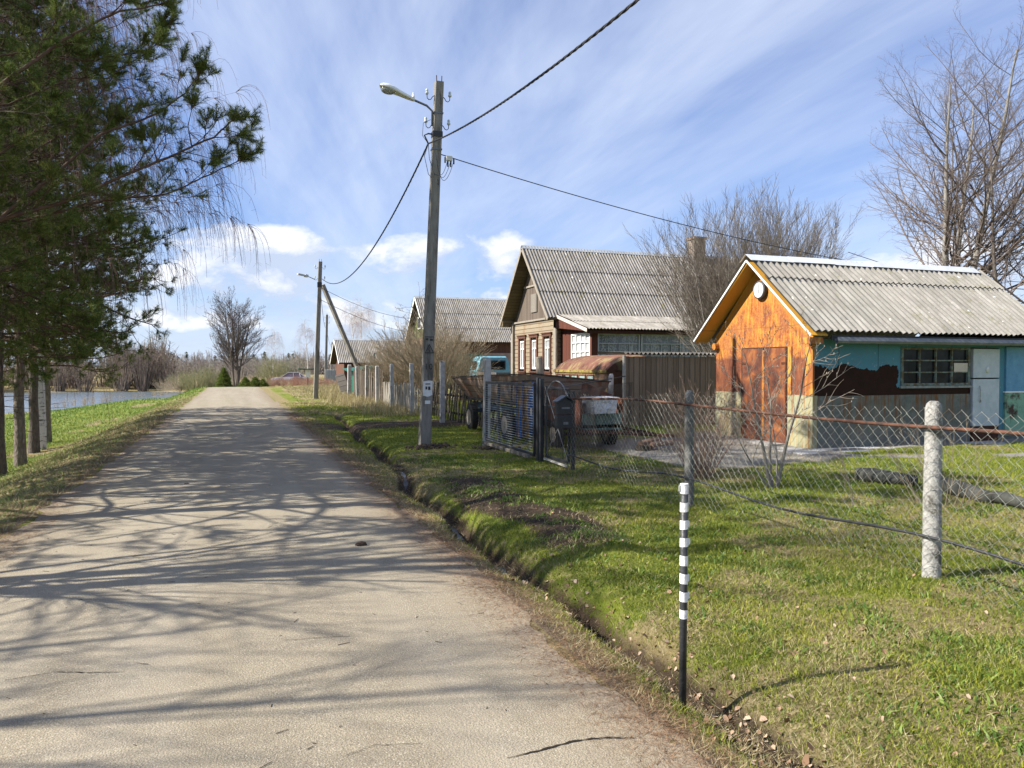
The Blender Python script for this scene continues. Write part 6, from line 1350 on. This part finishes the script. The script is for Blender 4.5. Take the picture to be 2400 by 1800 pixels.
v, f = brush(sp3, 3, .7); tag(npmesh('red_stem_scrub', v, f, mottle('scrub_red', (.24, .11, .085), (.36, .20, .15), .5, (.34, .26, .18), .3, .5, bump=0), org=sp3[0][:3]), 'red-stemmed scrub around the parked car', 'scrub', kind='stuff')
sp4 = []
for i in range(60):
    px = rr.uniform(380, 620); D = rr.uniform(98, 125); q = P(px, 905, D); sp4.append((q[0], q[1], -1.6, rr.uniform(1., 2.4), rr.uniform(1, 2), 50))
for i in range(50):
    y = rr.uniform(60, 116); x = float(shore(y)) + rr.uniform(-.6, .8); sp4.append((x, y, -2., rr.uniform(.5, 1.), rr.uniform(.2, .5), 16))
v, f = brush(sp4, 4, .6); tag(npmesh('reeds', v, f, mottle('reed', (.30, .24, .16), (.44, .36, .25), .4, bump=0), org=sp4[0][:3]), 'pale dry reeds and scrub around the pond', 'reeds', kind='stuff')

# ---------------------------------------------------------------- grass, litter and leaves
rs = np.random.RandomState(12)
def blades(name, label, x, y, hgt, wid, mt, lean=.5, flat=False, seg2=True):
    n = len(x); z = H(x, y); az = rs.rand(n) * 6.283; la = rs.rand(n) * 6.283; ln = hgt * lean * (.4 + rs.rand(n)); up = hgt if not flat else hgt * .12 * rs.rand(n)
    sx, sy = np.cos(az) * wid / 2, np.sin(az) * wid / 2; dx, dy = np.cos(la) * ln, np.sin(la) * ln; b = np.stack([x, y, z - .004], 1)
    v0 = b + np.stack([-sx, -sy, 0 * x], 1); v1 = b + np.stack([sx, sy, 0 * x], 1)
    if seg2:
        mm = b + np.stack([dx * .35, dy * .35, up * .6], 1); v2 = mm + np.stack([sx, sy, 0 * x], 1) * .75; v3 = mm - np.stack([sx, sy, 0 * x], 1) * .75; tp = b + np.stack([dx, dy, up * .95], 1)
        V_ = np.stack([v0, v1, v2, v3, tp], 1).reshape(-1, 3); i = np.arange(n) * 5; F_ = np.concatenate([np.stack([i, i + 1, i + 2], 1), np.stack([i, i + 2, i + 3], 1), np.stack([i + 3, i + 2, i + 4], 1)])
    else:
        tp = b + np.stack([dx, dy, up], 1); V_ = np.stack([v0, v1, tp], 1).reshape(-1, 3); F_ = np.arange(3 * n).reshape(-1, 3)
    return tag(npmesh(name, V_, F_, mt), label, 'grass', kind='stuff')
def polar(n, d0, d1, a0, a1, pw=0.):
    """points spread evenly over the picture: density falls with distance"""
    u = rs.rand(n); D = d0 * (d1 / d0) ** u if pw == 0 else (d0 ** pw + (d1 ** pw - d0 ** pw) * u) ** (1 / pw); t_ = np.tan(np.radians(rs.uniform(a0, a1, n))); X = t_ * D
    return X * CA + D * SA, -X * SA + D * CA, D
def gmat(t):
    r = t.rnd(); p = t.pos(); n = t.noise(p, 1.1, 6, .65); n3 = t.noise(p, .45, 3); k = t.m('ADD', t.m('MULTIPLY', r, .42), t.m('MULTIPLY', n, .62))
    c = t.ramp(k, [(.24, (.055, .088, .013)), (.42, (.12, .165, .020)), (.58, (.235, .265, .028)), (.74, (.35, .345, .045)), (.86, (.42, .38, .16))])
    return {'Base Color': c, 'Roughness': .6}
gm_ = leafy(mat('grass_blade', gmat, .6, .2), .3)
def smat(t):
    r = t.rnd(); return {'Base Color': t.ramp(r, [(.1, (.20, .15, .075)), (.5, (.38, .31, .17)), (.8, (.52, .45, .28)), (.95, (.20, .22, .07))])}
st_ = mat('straw_blade', smat, .8, .1)
def nmat(t):
    r = t.rnd(); return {'Base Color': t.ramp(r, [(.1, (.085, .045, .025)), (.5, (.20, .11, .06)), (.9, (.36, .23, .13))])}
nl_ = mat('needle_litter', nmat, .8, .1)
# lawn and verge, right of the road
x, y, D = polar(900000, 2.0, 34, -45, 44)
di, dr, gr = masks(x, y); ok = (x > RR + .12) & (rs.rand(len(x)) > di * 1.1) & (rs.rand(len(x)) > gr * 1.15) & ~((x > 9.5) & (y > 10.9) & (y < 24)) & (y < 60) & (rs.rand(len(x)) > dr * .35) & (rs.rand(len(x)) > ss(.2, .0, x - RR - .12) * .6)
dens = fbm(x, y, 3.2, 3); ok &= rs.rand(len(x)) < .35 + 1.3 * dens
x, y, D = x[ok], y[ok], D[ok]; lush = ss(.42, .62, fbm(x + 40, y, 1.6, 3))
blades('grass', 'short yellow-green grass of the yard and verge', x, y, (.013 + .020 * rs.rand(len(x)) ** 2 + .020 * lush * rs.rand(len(x))) * (1 + D * .035), .0026 * (1 + D * .16), gm_, .9)
# broader weeds clumped along the fence
cx_ = rs.uniform(2.6, 10, 900); cy_ = rs.uniform(1.0, 13, 900); k = 34; i = np.repeat(np.arange(900), k); x = cx_[i] + rs.normal(size=len(i)) * .075; y = cy_[i] + rs.normal(size=len(i)) * .075; ok = (x > RR + .6) & ~((x > 9.4) & (y > 10.8)) & (masks(x, y)[2] < .3); x, y = x[ok], y[ok]
blades('weeds', 'broad-leaved low weeds dotted over the lawn', x, y, .02 + .035 * rs.rand(len(x)), .010 + .006 * rs.rand(len(x)), leafy(mat('weed_leaf', lambda t: {'Base Color': t.ramp(t.rnd(), [(.1, (.06, .12, .02)), (.6, (.14, .22, .035)), (.95, (.24, .30, .06))])}, .5, .3)), 1.1)
# left bank
x, y, D = polar(230000, 5.5, 62, -50, -8); di, dr, gr = masks(x, y); ok = (x < RL - .1) & (pond_d(x, y) < -.3) & (rs.rand(len(x)) > dr * .85) & (rs.rand(len(x)) > di); x, y, D = x[ok], y[ok], D[ok]
blades('grass', 'fresh green grass of the bank sloping to the pond', x, y, (.03 + .05 * rs.rand(len(x))) * (1 + D * .02), .004 * (1 + D * .12), mat('bank_blade', lambda t: {'Base Color': t.ramp(t.m('ADD', t.m('MULTIPLY', t.rnd(), .5), t.m('MULTIPLY', t.noise(t.pos(), .6, 5), .5)), [(.2, (.08, .15, .02)), (.5, (.15, .25, .035)), (.8, (.27, .34, .07))])}, .6, .2), .9, seg2=False)
# dry straw: both road verges, the far verge and the near lawn
xs_, ys_, hs_, ws_ = [], [], [], []
def addp(x, y, h, w_): xs_.append(x); ys_.append(y); hs_.append(h); ws_.append(w_)
n = 60000; y = 1.5 + 40 * rs.rand(n) ** 1.6; x = RL - .05 - np.abs(rs.normal(size=n)) * 1.7; ok = rs.rand(n) < .3 + .9 * fbm(x, y, 1.4, 3); addp(x[ok], y[ok], (.03 + .04 * rs.rand(n))[ok], (.003 + .00035 * y)[ok])
n = 52000; y = .6 + 24 * rs.rand(n) ** 1.5; x = RR + .02 + np.abs(rs.normal(size=n)) * .27; k3 = rs.rand(n) < .15 + 1.5 * np.clip(fbm(x, y, 2.1, 4) - .25, 0, 1); addp(x[k3], y[k3], (.012 + .035 * rs.rand(n))[k3], (.0022 + .0003 * y)[k3])
n = 170000; x, y, D = polar(n, 2.3, 16, -12, 40); ok = (x > RR + .3) & (rs.rand(n) < ss(.36, .58, fbm(x, y, 1.3, 4)) * .9 + .12) & (x < 9.5); addp(x[ok], y[ok], .015 + .03 * rs.rand(ok.sum()), .0022 + .0003 * D[ok])
n = 60000; y = 26 + 40 * rs.rand(n); x = 2.4 + (y - 26) * .03 + 6 * rs.rand(n); ok = rs.rand(n) < ss(.40, .6, fbm(x, y, .5, 3)) * ss(26, 36, y) + .15; addp(x[ok], y[ok], (.06 + .10 * rs.rand(n) ** 2)[ok], np.full(ok.sum(), .016))
x, y = np.concatenate(xs_), np.concatenate(ys_); blades('dry_grass', 'dry straw along both road edges and the far verge', x, y, np.concatenate(hs_), np.concatenate(ws_), st_, 1.5, seg2=False)
n = 110000; y = 1.2 + 26 * rs.rand(n) ** 1.3; sd = rs.rand(n) < .55; edge_r = RR + .02; x = np.where(sd, edge_r + rs.normal(size=n) * .15 + .03, RL - .05 - rs.normal(size=n) * .28); 
k2 = rs.rand(n) < .35 + .9 * vn(x, y, 3); x, y = x[k2], y[k2]; o = blades('needle_litter', 'brown fallen pine needles drifted along the road edges', x, y, .05 + .04 * rs.rand(len(x)), .0022 + .00022 * y, nl_, 1.0, flat=True, seg2=False); o.location.z = .012
# dead tall grass tufts near the palings
x = np.concatenate([rs.normal(5.3, .6, 9000), rs.normal(6.6, 1.3, 9000)]); y = np.concatenate([rs.uniform(24, 44, 9000), rs.uniform(40, 62, 9000)]); blades('tall_dry_grass', 'tall bleached grass tufts at the foot of the palings and the green lean-to', x, y, .12 + .28 * rs.rand(18000), .011 + 0 * x, st_, .45, seg2=False)
# dead leaves, curled quads
n = 1500; u = rs.rand(n); y = np.where(u < .6, rs.uniform(1.6, 6, n), rs.uniform(2, 13, n)); x = np.where(u < .45, xd(y) + rs.normal(size=n) * .12, np.where(u < .6, rs.uniform(2.1, 3.6, n), rs.uniform(1.9, 7, n)))
z = H(x, y) + .012; a = rs.rand(n) * 6.283; s_ = .008 + .012 * rs.rand(n) ** 2; tl = rs.normal(size=(n, 2)) * .5
U = np.stack([np.cos(a), np.sin(a), tl[:, 0]], 1) * s_[:, None]; W2 = np.stack([-np.sin(a), np.cos(a), tl[:, 1]], 1) * s_[:, None] * .75; c0 = np.stack([x, y, z], 1); cu = np.zeros((n, 3)); cu[:, 2] = s_ * rs.uniform(.1, .7, n)
V_ = np.stack([c0 - U, c0 - U * .3 - W2 + cu, c0 + U * .6 - W2 * .8 + cu, c0 + U * 1.1, c0 + U * .5 + W2 * .8 + cu * .6, c0 - U * .4 + W2 + cu], 1).reshape(-1, 3); i = np.arange(n) * 6
F_ = np.concatenate([np.stack([i, i + 1, i + 2, i + 3], 1), np.stack([i, i + 3, i + 4, i + 5], 1)])
tag(npmesh('dead_leaves', V_, F_, mat('dead_leaf', lambda t: {'Base Color': t.ramp(t.rnd(), [(.0, (.10, .06, .035)), (.4, (.22, .135, .08)), (.7, (.34, .23, .15)), (1., (.43, .33, .24))])}, .8, .2)), 'curled brown dead leaves lying in and around the ditch', 'leaves', kind='stuff')
# fallen twigs and crumbs on the asphalt
n = 260; x = rs.uniform(RL, RR, n); y = 1.5 + 22 * rs.rand(n) ** 1.5; a = rs.rand(n) * 3.14; l = .008 + .03 * rs.rand(n) ** 3; c0 = np.stack([x, y, .0085 + .02 * (1 - ((x - mid) / 1.87) ** 2)], 1); d_ = np.stack([np.cos(a), np.sin(a), 0 * a], 1) * l[:, None]
v, f = segs_mesh(c0 - d_, c0 + d_, np.full(n, .0022), np.full(n, .0016), 3); tag(npmesh('road_debris', v, f, wood_dark), 'small twigs and crumbs scattered on the asphalt', 'debris', kind='stuff')
# clods dug up around the near pole
m = MB(); rr = random.Random(77)
for i in range(170):
    a, b = rr.choice(((3.72, 14.55), (3.4, 14.6), (4.75, 14.1), (4.6, 14.15))); x, y = rr.gauss(a, .16), rr.gauss(b, .13); r_ = rr.uniform(.015, .05); m.ball((x, y, gz(x, y) + r_ * .5), (r_, r_ * rr.uniform(.6, 1), r_ * rr.uniform(.5, .9)), 6, 4)
tag(m.build('soil_clods', mottle('soil', (.03, .022, .016), (.085, .062, .045), 20), org=(3.7, 14.5, 0)), 'freshly dug dark clods at the foot of the near pole', 'soil', kind='stuff')
